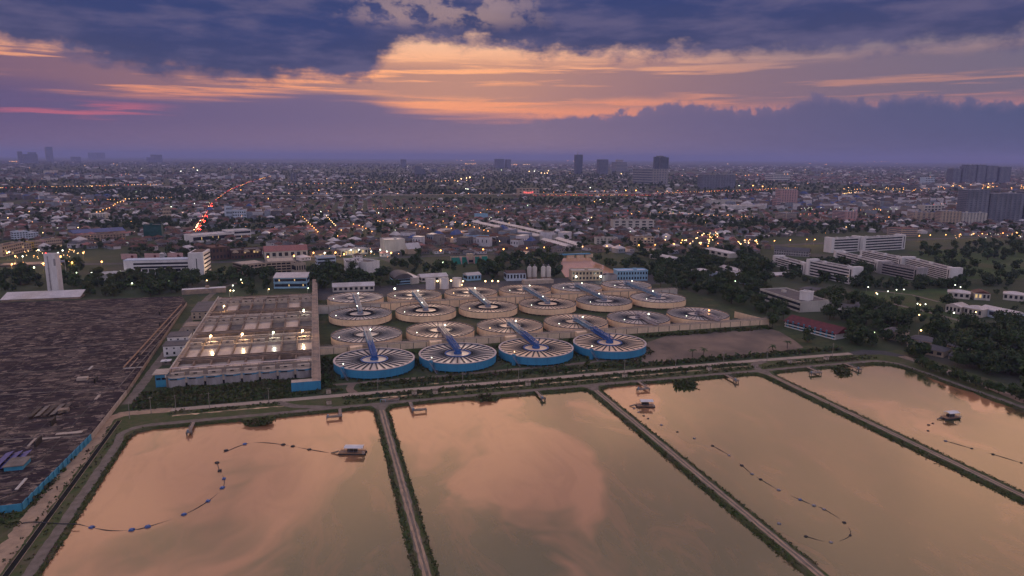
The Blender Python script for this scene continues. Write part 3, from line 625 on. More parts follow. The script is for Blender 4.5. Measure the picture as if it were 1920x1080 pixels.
# concrete channels between the rows, built of panels
def channel(label, x0, x1, y0, y1, ztop, mat_p, white_to=None, white_from=None):
    t = thing('water_channel', label, 'channel', (x0, y0, 0))
    n = round((x1-x0)/8.0); w = (x1-x0)/n
    pm = MB().box(0.06, w-0.06, 0, 0.4, 0, ztop-0.35).mesh('wall_panel', mat_p); pw = MB().box(0.06, w-0.06, 0, 0.4, 0, ztop-0.35).mesh('wall_panel', M_offw)
    pi = MB().box(-0.2, 0.2, -0.16, 0.3, 0, ztop-0.3).mesh('pilaster', M_concd)
    for j in range(n):
        xx = x0+j*w; wh = (white_to is not None and xx < white_to) or (white_from is not None and xx > white_from)
        link('wall_panel', pw if wh else pm, t, (j*w, 0, 0)); link('wall_panel', pw if wh else pm, t, (j*w, y1-y0-0.4, 0))
    for j in range(n+1): link('pilaster', pi, t, (j*w, 0, 0))
    MB().box(-0.1, x1-x0+0.1, -0.22, 0.7, ztop-0.3, ztop).build('coping', M_concl, t); MB().box(-0.1, x1-x0+0.1, y1-y0-0.7, y1-y0+0.22, ztop-0.3, ztop).build('coping', M_concl, t)
    MB().box(0, x1-x0, 0.7, y1-y0-0.7, ztop-1.2, ztop-0.9).build('channel_floor', M_concd, t)
    k = MB(); L = x1-x0
    for yy in (0.1, y1-y0-0.1):
        k.bar((0, yy, ztop+1.0), (L, yy, ztop+1.0), 0.07); k.bar((0, yy, ztop+0.55), (L, yy, ztop+0.55), 0.05)
        for j in range(int(L/3)+1): k.bar((j*3, yy, ztop), (j*3, yy, ztop+1.0), 0.07)
    k.build('handrail', M_steel, t); return t
channel('long cream panelled channel wall between blue tanks and cream tanks', -30.2, 285.4, 28.6, 32.6, 6.0, M_creamw)
channel('cream panelled channel wall between the two rear tank rows', -30.2, 279.6, 152.4, 156.4, 6.0, M_cream, white_to=10, white_from=255)
t = thing('boundary_wall', 'low cream wall slanting back from the channel end by the bare lot', 'wall', (285.4, 30, 0))
a, b = np.array((0.4, 2.0)), np.array((-7.0, 32.0))
for j in range(5):
    p = a+(b-a)*j/5; q = a+(b-a)*(j+0.97)/5; MB().bar((p[0], p[1], 2.4), (q[0], q[1], 2.4), 0.35, 4.8).build('wall_panel', M_creamw, t)
for i in range(4):      # inlet boxes behind the blue tanks
    o = MB(); o.prism([(-12.5, 23.6), (-5, 25.6), (-5, 28.3), (-12.5, 28.3)], 3.0, 6.4); o.box(-12.7, -4.8, 28.0, 28.35, 6.4, 6.6)
    t = tag(o.build('inlet_box', M_cream, loc=(49*i, 0, 0)), 'small cream inlet box behind the %s blue tank' % ['leftmost', 'second', 'third', 'rightmost'][i], 'inlet box', 'inlet boxes behind blue tanks')
    MB().box(-12.2, -11.2, 27, 28, 0, 3.0).build('leg', M_conc, t); MB().box(-6.2, -5.2, 27, 28, 0, 3.0).build('leg', M_conc, t)
# grass slope against the front channel
sl_ = MB(); n = 40
for j in range(n): 
    x0, x1 = -30+j*7.85, -30+(j+1)*7.85
    sl_.add([(x0, 24.6, 0.02), (x1, 24.6, 0.02), (x1, 28.4, 2.0), (x0, 28.4, 2.0)], [(0, 1, 2, 3)])
structure(sl_.build('grass_slope', M_bank))

# ================================================================== filter basin block
F = thing('filter_basins', 'large open concrete block of rectangular filter basins with walkways', 'filter plant', (-108, -7.5, 0))
FX, FY = 73.5, 219.5
def fb(name, x0, x1, y0, y1, z0, z1, m, par=None):   # in the block's own frame; y measured from site zero
    return MB().box(x0, x1, y0+7.5, y1+7.5, z0, z1).build(name, m, par or F)
DK = 5.5
cells = [(5, 21), (28, 54), (70, 81), (89, 118), (133, 147), (154, 183), (197, 210)]
gall = [(-7.5, 5), (54, 70), (118, 133), (183, 197)]; walk = [(21, 28), (81, 89), (147, 154), (210, 212)]
fb('floor_slab', 0, FX, -7.5, 212, 0, 2.0, M_concd)
fb('outer_wall', -0.6, 0.6, -7.5, 212, 0, DK, M_conc); fb('outer_wall', 0, FX, 211.4, 212.2, 0, DK-0.05, M_conc)
cw = FX/8
for j in range(1, 8): fb('partition_wall', j*cw-0.45, j*cw+0.45, 5, 210, 2.0, DK-0.04, M_fconc)
for a, b in walk: fb('walkway', 0.6, FX, a, b, 2.0, DK, M_fconc)
for a, b in walk[:3]:
    for yy in (a+0.2, b-0.2): fb('kerb_beam', 0.6, FX, yy-0.25, yy+0.25, DK, DK+0.55, M_fconc)
    fb('channel_slot', 2, FX-2, (a+b)/2-0.6, (a+b)/2+0.6, DK+0.005, DK+0.05, M_dark)
random.seed(21)
for gi, (a, b) in enumerate(gall):
    fb('gallery_deck', 0.6, FX, a, b, 2.0, DK-0.5, M_concd)
    for yy in (a, b): fb('gallery_wall', 0.6, FX, yy-0.3, yy+0.3, 2.0, DK+0.15, M_concl)
    mid = (a+b)/2
    fb('gallery_roof', 0.6, FX-1, mid+1.0, mid+2.6, DK+2.4, DK+2.65, M_concl if gi else M_rimw)
    for j in range(17): fb('roof_post', 0.8+j*(FX-3)/16, 1.05+j*(FX-3)/16, mid+1.6, mid+1.85, DK-0.5, DK+2.4, M_conc)
    for j in range(8):
        xx = j*cw
        h = fb('valve_house', xx+1.2, xx+cw-1.4, mid-3.4, mid-1.4, DK-0.5, DK+1.0, M_concl)
        MB().box(xx+3.2, xx+5.0, mid-3.44+7.5, mid-3.4+7.5, DK+0.1, DK+0.75).build('opening', M_dark, h)
        fb('hatch_slab', xx+0.8, xx+3.6, mid-0.9, mid+0.5, DK-0.5, DK-0.2, M_concl)
        fb('hatch_slab', xx+5.2, xx+7.6, mid-0.9, mid+0.5, DK-0.5, DK-0.15, M_conc)
for ci, (a, b) in enumerate(cells):
    for j in range(8):
        r = random.random(); z = 4.0 if r < 0.6 else (3.7 if r < 0.8 else 2.9)
        k = MB(); x0, x1 = j*cw+0.45, (j+1)*cw-0.45
        k.quad((x0, a+7.5, z), (x1, a+7.5, z), (x1, b+7.5, z), (x0, b+7.5, z)); k.build('basin_water', M_cell_water if r < 0.72 else M_concd, F)
fb('parapet', -1.0, -0.6, -7.5, 212, DK-0.3, DK+1.1, M_offw); fb('edge_walkway', -0.6, 1.6, -7.5, 212, DK, DK+0.12, M_conc)
for j in range(8):      # front bays
    x0 = j*cw+0.55; x1 = (j+1)*cw-0.55; n = 6; prof = []
    for q in range(n+1):
        s = q/n; prof.append((x0+(x1-x0)*s, -0.35-1.5*math.sin(math.pi*s)**0.6))
    k = MB(); k.prism(prof+[(x1, 0.0), (x0, 0.0)], 0.0, DK-1.25); bay = k.build('bay_panel', M_cgrey, F)
    k = MB(); k.prism([(p[0], p[1]-0.15) for p in prof]+[(x1, 0.0), (x0, 0.0)], DK-1.25, DK-0.55); k.build('blue_trim', M_blue, bay)
    k = MB(); k.box(x0+1.0, x0+4.6, -2.12, -1.7, DK-1.2, DK-0.75); k.build('vent_slot', M_dark, bay)
    k = MB(); k.prism([(p[0], p[1]-0.05) for p in prof]+[(x1, 0.0), (x0, 0.0)], DK-0.55, DK-0.1); k.build('coping', M_concl, bay)
    if j: MB().box(j*cw-0.5, j*cw+0.5, -0.2, 0.1, 0, DK-0.3).build('recess', M_dark, F)
MB().box(0, FX, -0.1, 0.3, 0, DK-0.05).build('front_wall', M_concd, F)
W2 = thing('conduit_walkway', 'long raised concrete conduit with walkway along the filter block, blue at its front end', 'walkway', (-34.4, -33.4, 0))
def wb(n, x0, x1, y0, y1, z0, z1, m): return MB().box(x0, x1, y0+33.4, y1+33.4, z0, z1).build(n, m, W2)
wb('conduit', 0, 3.8, -29, 212, 0, DK-0.1, M_conc); wb('conduit', 0.3, 3.5, 212, 282, 2.5, DK-0.1, M_conc)
wb('deck', -0.1, 3.9, -33, 282, DK-0.1, DK+0.12, M_conc); wb('parapet', 3.9, 4.2, -33, 282, DK-0.5, DK+1.0, M_concl); wb('parapet', -0.4, -0.1, -29, 212, DK-0.2, DK+0.9, M_concl)
wb('blue_side', 3.82, 3.98, -33, 26, 0.6, DK-0.5, M_blue); wb('blue_front', -10.6, 3.98, -33.6, -33.35, 0.7, DK-0.05, M_blue); wb('end_box', -10.4, 3.8, -33.35, -29.2, 0.7, DK-0.1, M_conc)
wb('end_deck', -10.6, 3.9, -33.5, -29.0, DK-0.1, DK+0.1, M_concl); wb('base_slot', -6, 1, -33.45, -33.3, 0, 0.7, M_dark)
for j in range(14): wb('pier', 0.8, 3.0, 215+j*4.8, 216+j*4.8, 0, 2.5, M_conc)
S = thing('stair_house', 'bright blue stair house with flat white roof at the filter block corner', 'stair house', (-114, -6, 0))
MB().box(0, 5.6, 0, 7.5, 0, 6.9).build('wall', M_blue, S); MB().box(-1.2, 6.2, -0.8, 9.5, 6.9, 7.25).build('roof', M_concl, S)
for x in (0.5, 3.1): MB().box(x, x+2.1, -0.06, 0.02, 3.9, 5.0).build('window', M_dark, S)
MB().box(-0.06, 0.02, 1.0, 6.0, 3.9, 5.0).build('window', M_dark, S)
MB().box(0.4, 5.2, -0.05, 0.02, 1.0, 3.4).build('panel', M_bluewall, S)
def mast_lamp(label, x, y, z0, h, m, power, col, r=0.5, name='flood_lamp', group=None):
    t = thing(name, label, 'lamp', (x, y, z0), 0, group)
    MB().tube([(0, 0, 0), (0, 0, h)], [0.14, 0.08], 6).build('pole', M_steel, t); MB().bar((0, 0, h), (0.7, -0.5, h+0.1), 0.12).build('arm', M_steel, t)
    bulb(m, t, (0.7, -0.5, h-0.05), r, 'lamp_head')
    if power: point(t, (0.7, -0.5, h-0.9), power, col)
    return t
for i, (zx, zy, m, c, pw, nm) in enumerate(((470, 538, L_warm, WARM, 3200, 'leftmost'), (715, 523, L_warm, WARM, 3200, 'second'), (957, 510, L_green, WHT, 1200, 'third'), (1185, 495, L_warm, WARM, 3200, 'rightmost'))):
    p = g(280+zx/4.153, 500+zy/4.153, DK+5)
    mast_lamp('%s mast lamp on the middle walkway of the filter basins' % nm, p[0], p[1], DK, 5.0, m, pw, c, 0.75, group='filter basin lamps')
for (zx, zy, m, c, nm) in ((1195, 335, L_green, WHT, 'greenish mast lamp at the back right of the filter basins'), (575, 305, L_warm, WARM, 'small warm lamp at the back left of the filter basins')):
    p = g(280+zx/4.153, 500+zy/4.153, DK+4); mast_lamp(nm, p[0], p[1], DK, 4.0, m, 1500, c, 0.6)
# pump houses left of the filter block
def small_house(name, label, x0, x1, y0, y1, h, wm, rm, rh=0.4, cat='building'):
    t = thing(name, label, cat, (x0, y0, 0)); w, d = x1-x0, y1-y0
    MB().box(0, w, 0, d, 0, h).build('wall', wm, t); MB().box(-0.5, w+0.5, -0.5, d+0.5, h, h+rh).build('roof', rm, t)
    n = max(1, int(w/3.5))
    for j in range(n):
        xx = (j+0.5)*w/n; MB().box(xx-0.6, xx+0.6, -0.05, 0.03, 1.2, 2.8).build('window', M_glass, t)
    if h > 5:
        for j in range(n): xx = (j+0.5)*w/n; MB().box(xx-0.5, xx+0.5, -0.05, 0.03, h-2.0, h-1.1).build('window', M_glass, t)
    return t
small_house('pump_house', 'white two storey pump house with dark flat roof, lower of the pair by the filters', -121.5, -109.5, 55, 66, 6.5, M_white, M_rgrey)
small_house('pump_house', 'white pump house with dark roof, rear one of the pair by the filters', -121.5, -109.4, 69, 82, 8.6, M_white, M_rgrey)
small_house('pump_house', 'long pump house with purple grey flat roof at the back of the filters', -121, -109.4, 155, 192, 6, M_beige, M_rgrey)
small_house('pump_house', 'small beige shed beside a green lawn left of the filters', -119, -110.5, 112, 124, 5, M_concl, M_conc)
small_house('kiosk', 'tiny white roofed kiosk on the grass near the stair house', -119, -114.5, 36, 39, 2.2, M_concd, M_white, cat='kiosk')

# ================================================================== covered reservoir at the left
def reservoir_mat():
    m = bpy.data.materials.new('weathered_roof'); m.use_nodes = True; t = m.node_tree; b = t.nodes['Principled BSDF']; k = N(t)
    geo = t.nodes.new('ShaderNodeNewGeometry'); pos = geo.outputs['Position']
    w = k.v('ADD', pos, k.v('MULTIPLY', k.noise(pos, 0.3, 2, 0.5, 0, True), (4, 4, 0)))
    n1 = k.noise(k.v('MULTIPLY', w, (0.62, 1.0, 1)), 0.30, 4, 0.6); n2 = k.noise(k.v('MULTIPLY', w, (0.45, 1.0, 1)), 0.21, 4, 0.62)
    n3 = k.noise(pos, 0.03, 3, 0.5)
    c = k.mix(k.sm(n3, 0.35, 0.65), (0.034, 0.025, 0.031, 1), (0.060, 0.043, 0.042, 1))
    c = k.mix(k.m('MULTIPLY', k.sm(n2, 0.51, 0.57), 0.65), c, (0.17, 0.128, 0.105, 1))
    c = k.mix(k.m('MULTIPLY', k.sm(n1, 0.57, 0.62), 0.7), c, (0.29, 0.215, 0.17, 1))
    c = k.mix(k.sm(n1, 0.42, 0.36), c, (0.026, 0.021, 0.024, 1))
    t.links.new(c, b.inputs['Base Color']); b.inputs['Roughness'].default_value = 1.0; b.inputs['Specular IOR Level'].default_value = 0.05
    bn = t.nodes.new('ShaderNodeBump'); bn.inputs['Strength'].default_value = 0.6; bn.inputs['Distance'].default_value = 0.4
    t.links.new(n1, bn.inputs['Height']); t.links.new(bn.outputs[0], b.inputs['Normal']); return m
RT_ = 2.2
R = thing('covered_reservoir', 'huge flat covered reservoir with dark patchy weathered roof', 'reservoir', (-131, -135, 0))
roofp = [(0, 0), (4.2, 60), (4.6, 118), (-4, 353), (-11, 377), (-300, 392), (-300, 0)]
MB().prism([(p[0], p[1]) for p in roofp], 0.0, RT_).build('roof', reservoir_mat(), R)
M_patch = [mat('patch_tan', (0.3, 0.22, 0.175), (0.19, 0.14, 0.115), 0.4, rough=0.9), mat('patch_brown', (0.17, 0.127, 0.105), (0.11, 0.083, 0.073), 0.4, rough=0.9), mat('patch_dark', (0.03, 0.024, 0.026), (0.05, 0.038, 0.036), 0.4, rough=0.9)]
pms = []
random.seed(5)
for q in range(9):
    n = 9; L_ = random.uniform(1.6, 4.2); wd = random.uniform(0.5, 1.2); poly = []
    for j in range(n):
        a = 2*math.pi*j/n; rr = random.uniform(0.6, 1.25); poly.append((L_*rr*math.cos(a)+wd*0.8*math.sin(a), wd*rr*math.sin(a)))
    pms.append(MB().prism(poly, 0, 0.07).mesh('roof_patch', M_patch[(0, 1, 1, 2, 1, 2, 0, 1, 2)[q]]))
cnt = 0
while cnt < 290:
    px, py = random.uniform(0, 330), random.uniform(575, 940)
    p = g(px, py, RT_); lx, ly = p[0]+131, p[1]+135
    if not inside(roofp, lx+5, ly) or ly < 2: continue
    link('roof_patch', random.choice(pms), R, (lx, ly, RT_), rz=random.gauss(0.25, 0.25), sc=random.uniform(0.5, 1.2)); cnt += 1
jm = MB().box(-300, 0, -0.14, 0.14, 0, 0.10).mesh('roof_joint', M_black)
for j in range(62): link('roof_joint', jm, R, (1.5-max(0, j-20)*0.12, 3+j*6.0, RT_))
jc = MB().box(-0.12, 0.12, 2, 350, 0, 0.09).mesh('roof_joint', M_black)
for j in range(22): link('roof_joint', jc, R, (-6-j*12.0, 0, RT_))
# raised joints
def on_res(px, py): p = g(px, py, RT_); return (p[0]+131, p[1]+135)
for (a, b, w) in (((0, 615), (330, 592), 0.6), ((0, 741), (215, 728), 0.5), ((0, 825), (150, 818), 0.8), ((0, 660), (270, 640), 0.4), ((0, 700), (240, 688), 0.35), ((90, 584), (300, 576), 0.4)):
    p, q = on_res(*a), on_res(*b); MB().bar((p[0]-40, p[1]+(p[1]-q[1])*40/max(1, abs(q[0]-p[0])), RT_+0.08), (q[0], q[1], RT_+0.08), w, 0.22).build('roof_joint', M_concd, R)
for (a, b, w, m) in (((232, 690), (340, 572), 0.9, M_rust), ((243, 690), (349, 572), 0.7, M_conc), ((222, 728), (300, 640), 0.5, M_concd)):
    p, q = on_res(*a), on_res(*b); MB().tube([(p[0], p[1], RT_+0.5), (q[0], q[1], RT_+0.5)], w*0.5, 8).build('edge_pipe', m, R)
for (px, py, w, d, h, m) in ((155, 712, 5, 3, 1.4, M_concl), (183, 745, 1.2, 7, 0.3, M_concl), (120, 772, 4, 3, 1.5, M_conc), (40, 908, 1.0, 9, 0.3, M_offw), (95, 822, 7, 1.0, 0.25, M_concl), (130, 812, 10, 2.2, 0.2, M_concl), (60, 830, 1.0, 8, 0.3, M_concl), (170, 690, 1, 7, 0.3, M_offw), (250, 690, 10, 0.7, 0.35, M_offw)):
    x, y = on_res(px, py); MB().box(x-w/2, x+w/2, y-d/2, y+d/2, RT_, RT_+h).build('roof_hatch', m, R)
for (px, py, L_) in ((72, 833, 7), (100, 795, 6), (180, 716, 5), (262, 672, 3), (300, 610, 3), (300, 590, 3)):
    x, y = on_res(px, py); MB().box(x-0.35, x+0.35, y-L_/2, y+L_/2, RT_, RT_+2.6).build('vent_screen', M_black, R)
for j in range(5):
    x, y = on_res(66+j*14, 776-j*1.5)
    t = thing('black_panel', '%s of five long black sheet racks on the reservoir roof' % ['leftmost', 'second', 'middle', 'fourth', 'rightmost'][j], 'rack', (x-131, y-135, RT_), 0, 'black sheet racks')
    k = MB(); k.add([(-1.1, -7, 0.9), (1.1, -7, 1.2), (1.1, 7, 1.2), (-1.1, 7, 0.9), (-1.1, -7, 1.0), (1.1, -7, 1.3), (1.1, 7, 1.3), (-1.1, 7, 1.0)], [(0, 3, 2, 1), (4, 5, 6, 7), (0, 1, 5, 4), (1, 2, 6, 5), (2, 3, 7, 6), (3, 0, 4, 7)])
    k.build('sheet', M_concd if j % 2 else M_black, t)
    for yy in (-6.5, 6.5):
        for xx in (-0.9, 0.9): MB().bar((xx, yy, 0), (xx, yy, 1.0), 0.12).build('leg', M_black, t)
for j in range(3):
    x, y = on_res(4+j*17, 868-j*1)
    t = thing('solar_panel', '%s of three deep blue panel rows on the reservoir roof by the blue wall' % ['leftmost', 'middle', 'rightmost'][j], 'solar panel', (x-131, y-135, RT_), 0, 'blue panel rows')
    k = MB(); k.add([(-1.5, -8, 0.7), (1.5, -8, 1.5), (1.5, 8, 1.5), (-1.5, 8, 0.7), (-1.5, -8, 0.8), (1.5, -8, 1.6), (1.5, 8, 1.6), (-1.5, 8, 0.8)], [(0, 3, 2, 1), (4, 5, 6, 7), (0, 1, 5, 4), (1, 2, 6, 5), (2, 3, 7, 6), (3, 0, 4, 7)])
    k.build('panel_sheet', M_solar, t)
    for yy in (-7, 0, 7): MB().bar((1.2, yy, 0), (1.2, yy, 1.45), 0.12).build('leg', M_steel, t); MB().bar((-1.2, yy, 0), (-1.2, yy, 0.75), 0.12).build('leg', M_steel, t)
x, y = on_res(34, 876); x -= 131; y -= 135
t = thing('control_hut', 'low blue walled hut with grey flat roof beside blue panels', 'hut', (x, y, RT_)); MB().box(-3.6, 2.6, -3, 5, 0, 1.7).build('wall', M_bluewall, t); MB().box(-4, 3, -3.4, 5.4, 1.7, 1.95).build('roof', M_concd, t)
# boundary wall of the reservoir: blue near the camera, bare concrete beyond
t = thing('reservoir_wall', 'bright blue boundary wall along the reservoir edge by the gravel road', 'wall', (-130.4, -136, 0))
for j in range(15):
    y0 = j*4.1; MB().box(0.0+y0*0.075, 0.3+y0*0.075, y0, y0+4.05, 0, 2.75).build('wall_panel', M_bluewall, t)
for j in range(12): MB().box(-(j+1)*4.1, -j*4.1-0.05, -0.4, -0.1, 0, 2.75).build('wall_panel', M_bluewall, t)
t = thing('reservoir_wall', 'bare grey concrete boundary wall continuing the blue one beside the reservoir', 'wall', (-125.7, -74.4, 0))
for j in range(14): MB().box(-0.15, 0.15, j*4.2, j*4.2+4.12, 0, 2.6).build('wall_panel', M_concl, t)
for j in range(50): MB().box(-0.15-j*0.16, 0.15-j*0.16, 59+j*4.6, 59+j*4.6+4.5, 0, 2.3).build('wall_panel', M_conc, t)
# ================================================================== things on and beside the ponds
CR = -YAW      # heading of a thing lying square to the view
def pier(label, x, y0, y1, side, w=6.5):
    t = thing('intake_pier', label, 'pier', (x, y0, 0), 0, 'intake piers')
    L_ = y0-y1; MB().box(-0.7, 0.7, -L_, 2.0, 0.05, 0.3).build('deck', M_conc, t)
    k = MB()
    for s in (-0.65, 0.65):
        k.bar((s, 0, 1.2), (s, -L_, 1.2), 0.07)
        for j in range(6): k.bar((s, -j*L_/5, 0.3), (s, -j*L_/5, 1.2), 0.07)
    k.build('railing', M_steel, t)
    xs = (-0.8, w) if side > 0 else ((-w, 0.8) if side < 0 else (-1.3, 1.3))
    MB().box(xs[0], xs[1], -L_-1.6, -L_+0.6, 0.06, 0.42).build('platform', M_concd, t)
    k = MB()
    for xx in np.linspace(xs[0]+0.3, xs[1]-0.3, 3 if side == 0 else 5):
        k.bar((xx, -L_-1.4, 0.42), (xx, -L_-1.4, 1.4), 0.08)
    k.bar((xs[0]+0.3, -L_-1.4, 1.4), (xs[1]-0.3, -L_-1.4, 1.4), 0.08); k.build('railing', M_steel, t)
    for xx in (xs[0]+0.3, xs[1]-0.3):
        for yy in (-L_-1.3, -L_+0.3): MB().bar((xx, yy, -1.8), (xx, yy, 0.06), 0.3).build('pile', M_concd, t)
    gt = MB().box(xs[0]+0.5, xs[0]+1.1, -L_-0.9, -L_-0.3, 0.42, 1.5).build('gate_valve', M_bluelt, t)
    return t
for a in (('narrow pier at the left end of the leftmost pond', -87, -66, -76, 0), ('pier with side platform at the right end of the leftmost pond', -22, -65.5, -73, -1), ('pier with side platform at the left end of the second pond', 12, -65, -74.5, 1), ('narrow pier near the right end of the second pond', 77.8, -64.5, -74.5, 0),
          ('pier with side platform at the left end of the third pond', 136.6, -64.5, -74, -1), ('narrow pier at the right end of the third pond', 190, -65, -74, 0), ('pier with side platform at the left end of the rightmost pond', 245, -65, -73.5, -1), ('narrow pier in the middle of the rightmost pond edge', 271.7, -65, -74, 0)): pier(*a)
def dredger(label, x, y, L_, flip=1, rz=CR):
    t = thing('dredge_boat', label, 'boat', (x, y, -1.0), rz, 'dredge boats'); h = L_/2
    for s in (-1, 1):
        MB().tube([(-h, s*1.3, 0.1), (-h+0.7, s*1.3, 0.15), (h-0.7, s*1.3, 0.15), (h, s*1.3, 0.3)], [0.3, 0.62, 0.62, 0.3], 10).build('pontoon', M_black, t)
    MB().box(-h+0.5, h-0.5, -1.9, 1.9, 0.65, 0.85).build('deck', M_rust, t)
    k = MB(); x0, x1 = -h*0.55, h*0.8
    k.add([(x0, -1.9, 3.05), (x1, -1.9, 3.05), (x1, 0, 3.5), (x0, 0, 3.5), (x1, 1.9, 3.05), (x0, 1.9, 3.05), (x0, -1.9, 2.95), (x1, -1.9, 2.95), (x1, 0, 3.4), (x0, 0, 3.4), (x1, 1.9, 2.95), (x0, 1.9, 2.95)],
          [(0, 1, 2, 3), (3, 2, 4, 5), (9, 8, 7, 6), (11, 10, 8, 9), (6, 7, 1, 0), (5, 4, 10, 11), (0, 3, 9, 6), (3, 5, 11, 9), (7, 8, 2, 1), (8, 10, 4, 2)])
    k.build('roof', M_white, t)
    for j in range(5):
        for s in (-1.6, 1.6): xx = x0+0.3+(x1-x0-0.6)*j/4; MB().bar((xx, s, 0.85), (xx, s, 3.0), 0.1).build('post', M_steel, t)
    MB().box(-h*0.35, h*0.35, -0.9, 0.9, 0.85, 2.1).build('engine_housing', M_black, t)
    k = MB(); k.bar((-h*flip, 0, 0.9), (-(h+3.2)*flip, 0, 0.2), 0.35, 0.25); k.bar((-h*flip, 0.7, 0.9), (-(h+2.4)*flip, 0.5, 0.25), 0.15); k.bar((-h*flip, -0.7, 0.9), (-(h+2.4)*flip, -0.5, 0.25), 0.15)
    k.build('suction_ladder', M_concd, t)
    k = MB()
    for s in (-1.85, 1.85):
        k.bar((-h+0.6, s, 1.6), (h-0.6, s, 1.6), 0.06)
        for j in range(7): k.bar((-h+0.6+j*(L_-1.2)/6, s, 0.85), (-h+0.6+j*(L_-1.2)/6, s, 1.6), 0.06)
    k.build('railing', M_steel, t)
    k = MB().lathe([(0.5, 0), (0.62, 0.15), (0.5, 0.3), (0.36, 0.15)], 12, close=True); 
    link('life_ring', k.mesh('life_ring', M_offw), t, (h-0.8, -1.95, 1.2)).rotation_euler = (RAD(90), 0, 0)
    return t
dredger('white roofed dredge boat on the leftmost pond', -18.7, -115.1, 11.5)
dredger('white roofed dredge boat on the third pond', 124.3, -95.8, 9.5)
dredger('white roofed dredge boat on the rightmost pond', 258.4, -148.0, 9.0, 1, CR+RAD(14))
fm = MB(); fm.tube([(-0.9, -0.45, 0.1), (0.9, -0.45, 0.1)], 0.38, 8); fm.tube([(-0.9, 0.45, 0.1), (0.9, 0.45, 0.1)], 0.38, 8); fm.box(-0.5, 0.5, -0.7, 0.7, 0.42, 0.55)
FLM = [fm.mesh('hose_float', M_plastic), fm.mesh('hose_float', M_hose), fm.mesh('hose_float', M_steel)]
def floats(px, pond, ci, cols):
    wp = [g(x, y, -1) for x, y in px]
    for i, p in enumerate(wp):
        q = wp[min(i+1, len(wp)-1)]; r = wp[max(i-1, 0)]; a = math.atan2(q[1]-r[1], q[0]-r[0])
        o = link('hose_float', FLM[cols[i % len(cols)]], None, (p[0], p[1], -1.0), rz=a+random.gauss(0, 0.2), sc=random.uniform(0.8, 1.1)*(0.85 if pond == 'leftmost' else 0.6))
        tag(o, 'small float carrying the dredge hose across the %s pond' % pond, 'float', 'hose floats on the %s pond' % pond)
def hose(px, label, sag=-1.02, w=0.13):
    wp = [Vector(g(x, y, sag)) for x, y in px]; out = []
    for i in range(len(wp)-1):
        p0, p1, p2, p3 = wp[max(i-1, 0)], wp[i], wp[i+1], wp[min(i+2, len(wp)-1)]
        for j in range(6):
            t_ = j/6; out.append(0.5*((2*p1)+(p2-p0)*t_+(2*p0-5*p1+4*p2-p3)*t_*t_+(3*p1-p0-3*p2+p3)*t_**3))
    out.append(wp[-1])
    for i, p in enumerate(out): p.z = sag+0.10*math.sin(i*0.55)
    tag(MB().tube(out, w, 6).build('floating_hose', M_hose), label, 'hose')
floats([(424, 845), (459, 833), (531, 834), (549, 837), (580, 843), (407, 868), (412, 883), (420, 898), (417, 915), (390, 940), (345, 965), (277, 988), (247, 994), (172, 989)], 'leftmost', 0, [1, 0, 1, 1, 1, 1, 1, 0, 0, 0, 0, 0, 0, 0])
hose([(419, 849), (459, 833), (490, 830), (531, 834), (580, 843), (616, 849)], 'upper arc of dark dredge hose floating on the leftmost pond')
hose([(407, 868), (412, 883), (420, 898), (417, 915), (390, 940), (345, 965), (277, 988), (247, 994), (205, 995), (172, 989), (147, 983)], 'long lower curve of dark dredge hose on the leftmost pond')
b3 = [(1189, 766), (1197, 773), (1207, 780), (1215, 785), (1240, 797), (1270, 810), (1302, 822), (1336, 836), (1367, 854), (1391, 873), (1410, 889), (1426, 899), (1460, 919), (1500, 937), (1526, 948), (1545, 955), (1583, 980), (1594, 1004), (1558, 1017), (1511, 1006)]
floats(b3+[(1461, 982)], 'third', 0, [2, 2, 1, 1, 2, 1, 2, 1, 2, 1, 2, 1, 2, 0]); hose(b3[7:], 'curling dark dredge hose on the third pond', -1.04, 0.11)
floats([(1749, 794), (1741, 797), (1740, 808), (1773, 827), (1822, 841), (1862, 852), (1915, 868)], 'rightmost', 0, [1, 1, 1, 2]); hose([(1773, 827), (1822, 841), (1862, 852), (1915, 868), (1960, 880)], 'dark dredge hose trailing across the rightmost pond', -1.03, 0.11)
hose([(147, 983), (125, 982), (70, 979), (40, 981)], 'dredge hose crossing the grass bank to the gravel road', 0.25, 0.16)
for i, (x, y) in enumerate(((26.3, -53.2), (76.5, -53.2), (132.9, -53.4), (185.9, -53.6), (240.4, -53.4), (266.7, -53.3), (15.7, -52.4), (-26.8, -55), (-26.7, -38.6))):
    nm = ['first', 'second', 'third', 'fourth', 'fifth', 'sixth'][i] if i < 6 else ''
    lab = ('beige valve box with dark lid, %s along the ditch from the left road fork' % nm) if i < 6 else ['low brown valve box beside the fallen frame', 'beige valve box standing alone near the left road fork', 'beige valve box north of the main road near the blue conduit end'][i-6]
    t = thing('valve_box', lab, 'valve box', (x, y, 0), 0, 'valve boxes along the ditch'); MB().box(-1.2, 1.2, -0.9, 0.9, 0, 2.0).build('wall', M_concl, t); MB().box(-1.3, 1.3, -1.0, 1.0, 2.0, 2.15).build('lid', M_black, t); MB().box(-0.3, 0.3, -0.95, -0.88, 0.2, 1.5).build('door', M_conc, t)
t = thing('scrap_frame', 'pile of scrap with a pale blue steel frame beside the road fork', 'scrap', tuple(g(728, 752)))
MB().bar((-4, -1.5, 0), (-4, -1.5, 1.8), 0.2).bar((-4, -1.5, 1.8), (-1.5, -1, 1.2), 0.2).bar((-1.5, -1, 0), (-1.5, -1, 1.2), 0.2).build('frame', M_bluelt, t)
MB().prism([(-3, -1), (5, -1.3), (6, 1.5), (0, 2.2), (-3, 1.4)], 0, 0.8).build('rubble_slab', M_concd, t); MB().bar((0, 0, 0.8), (5, 1, 1.2), 0.9, 0.4).build('beam', M_rust, t)
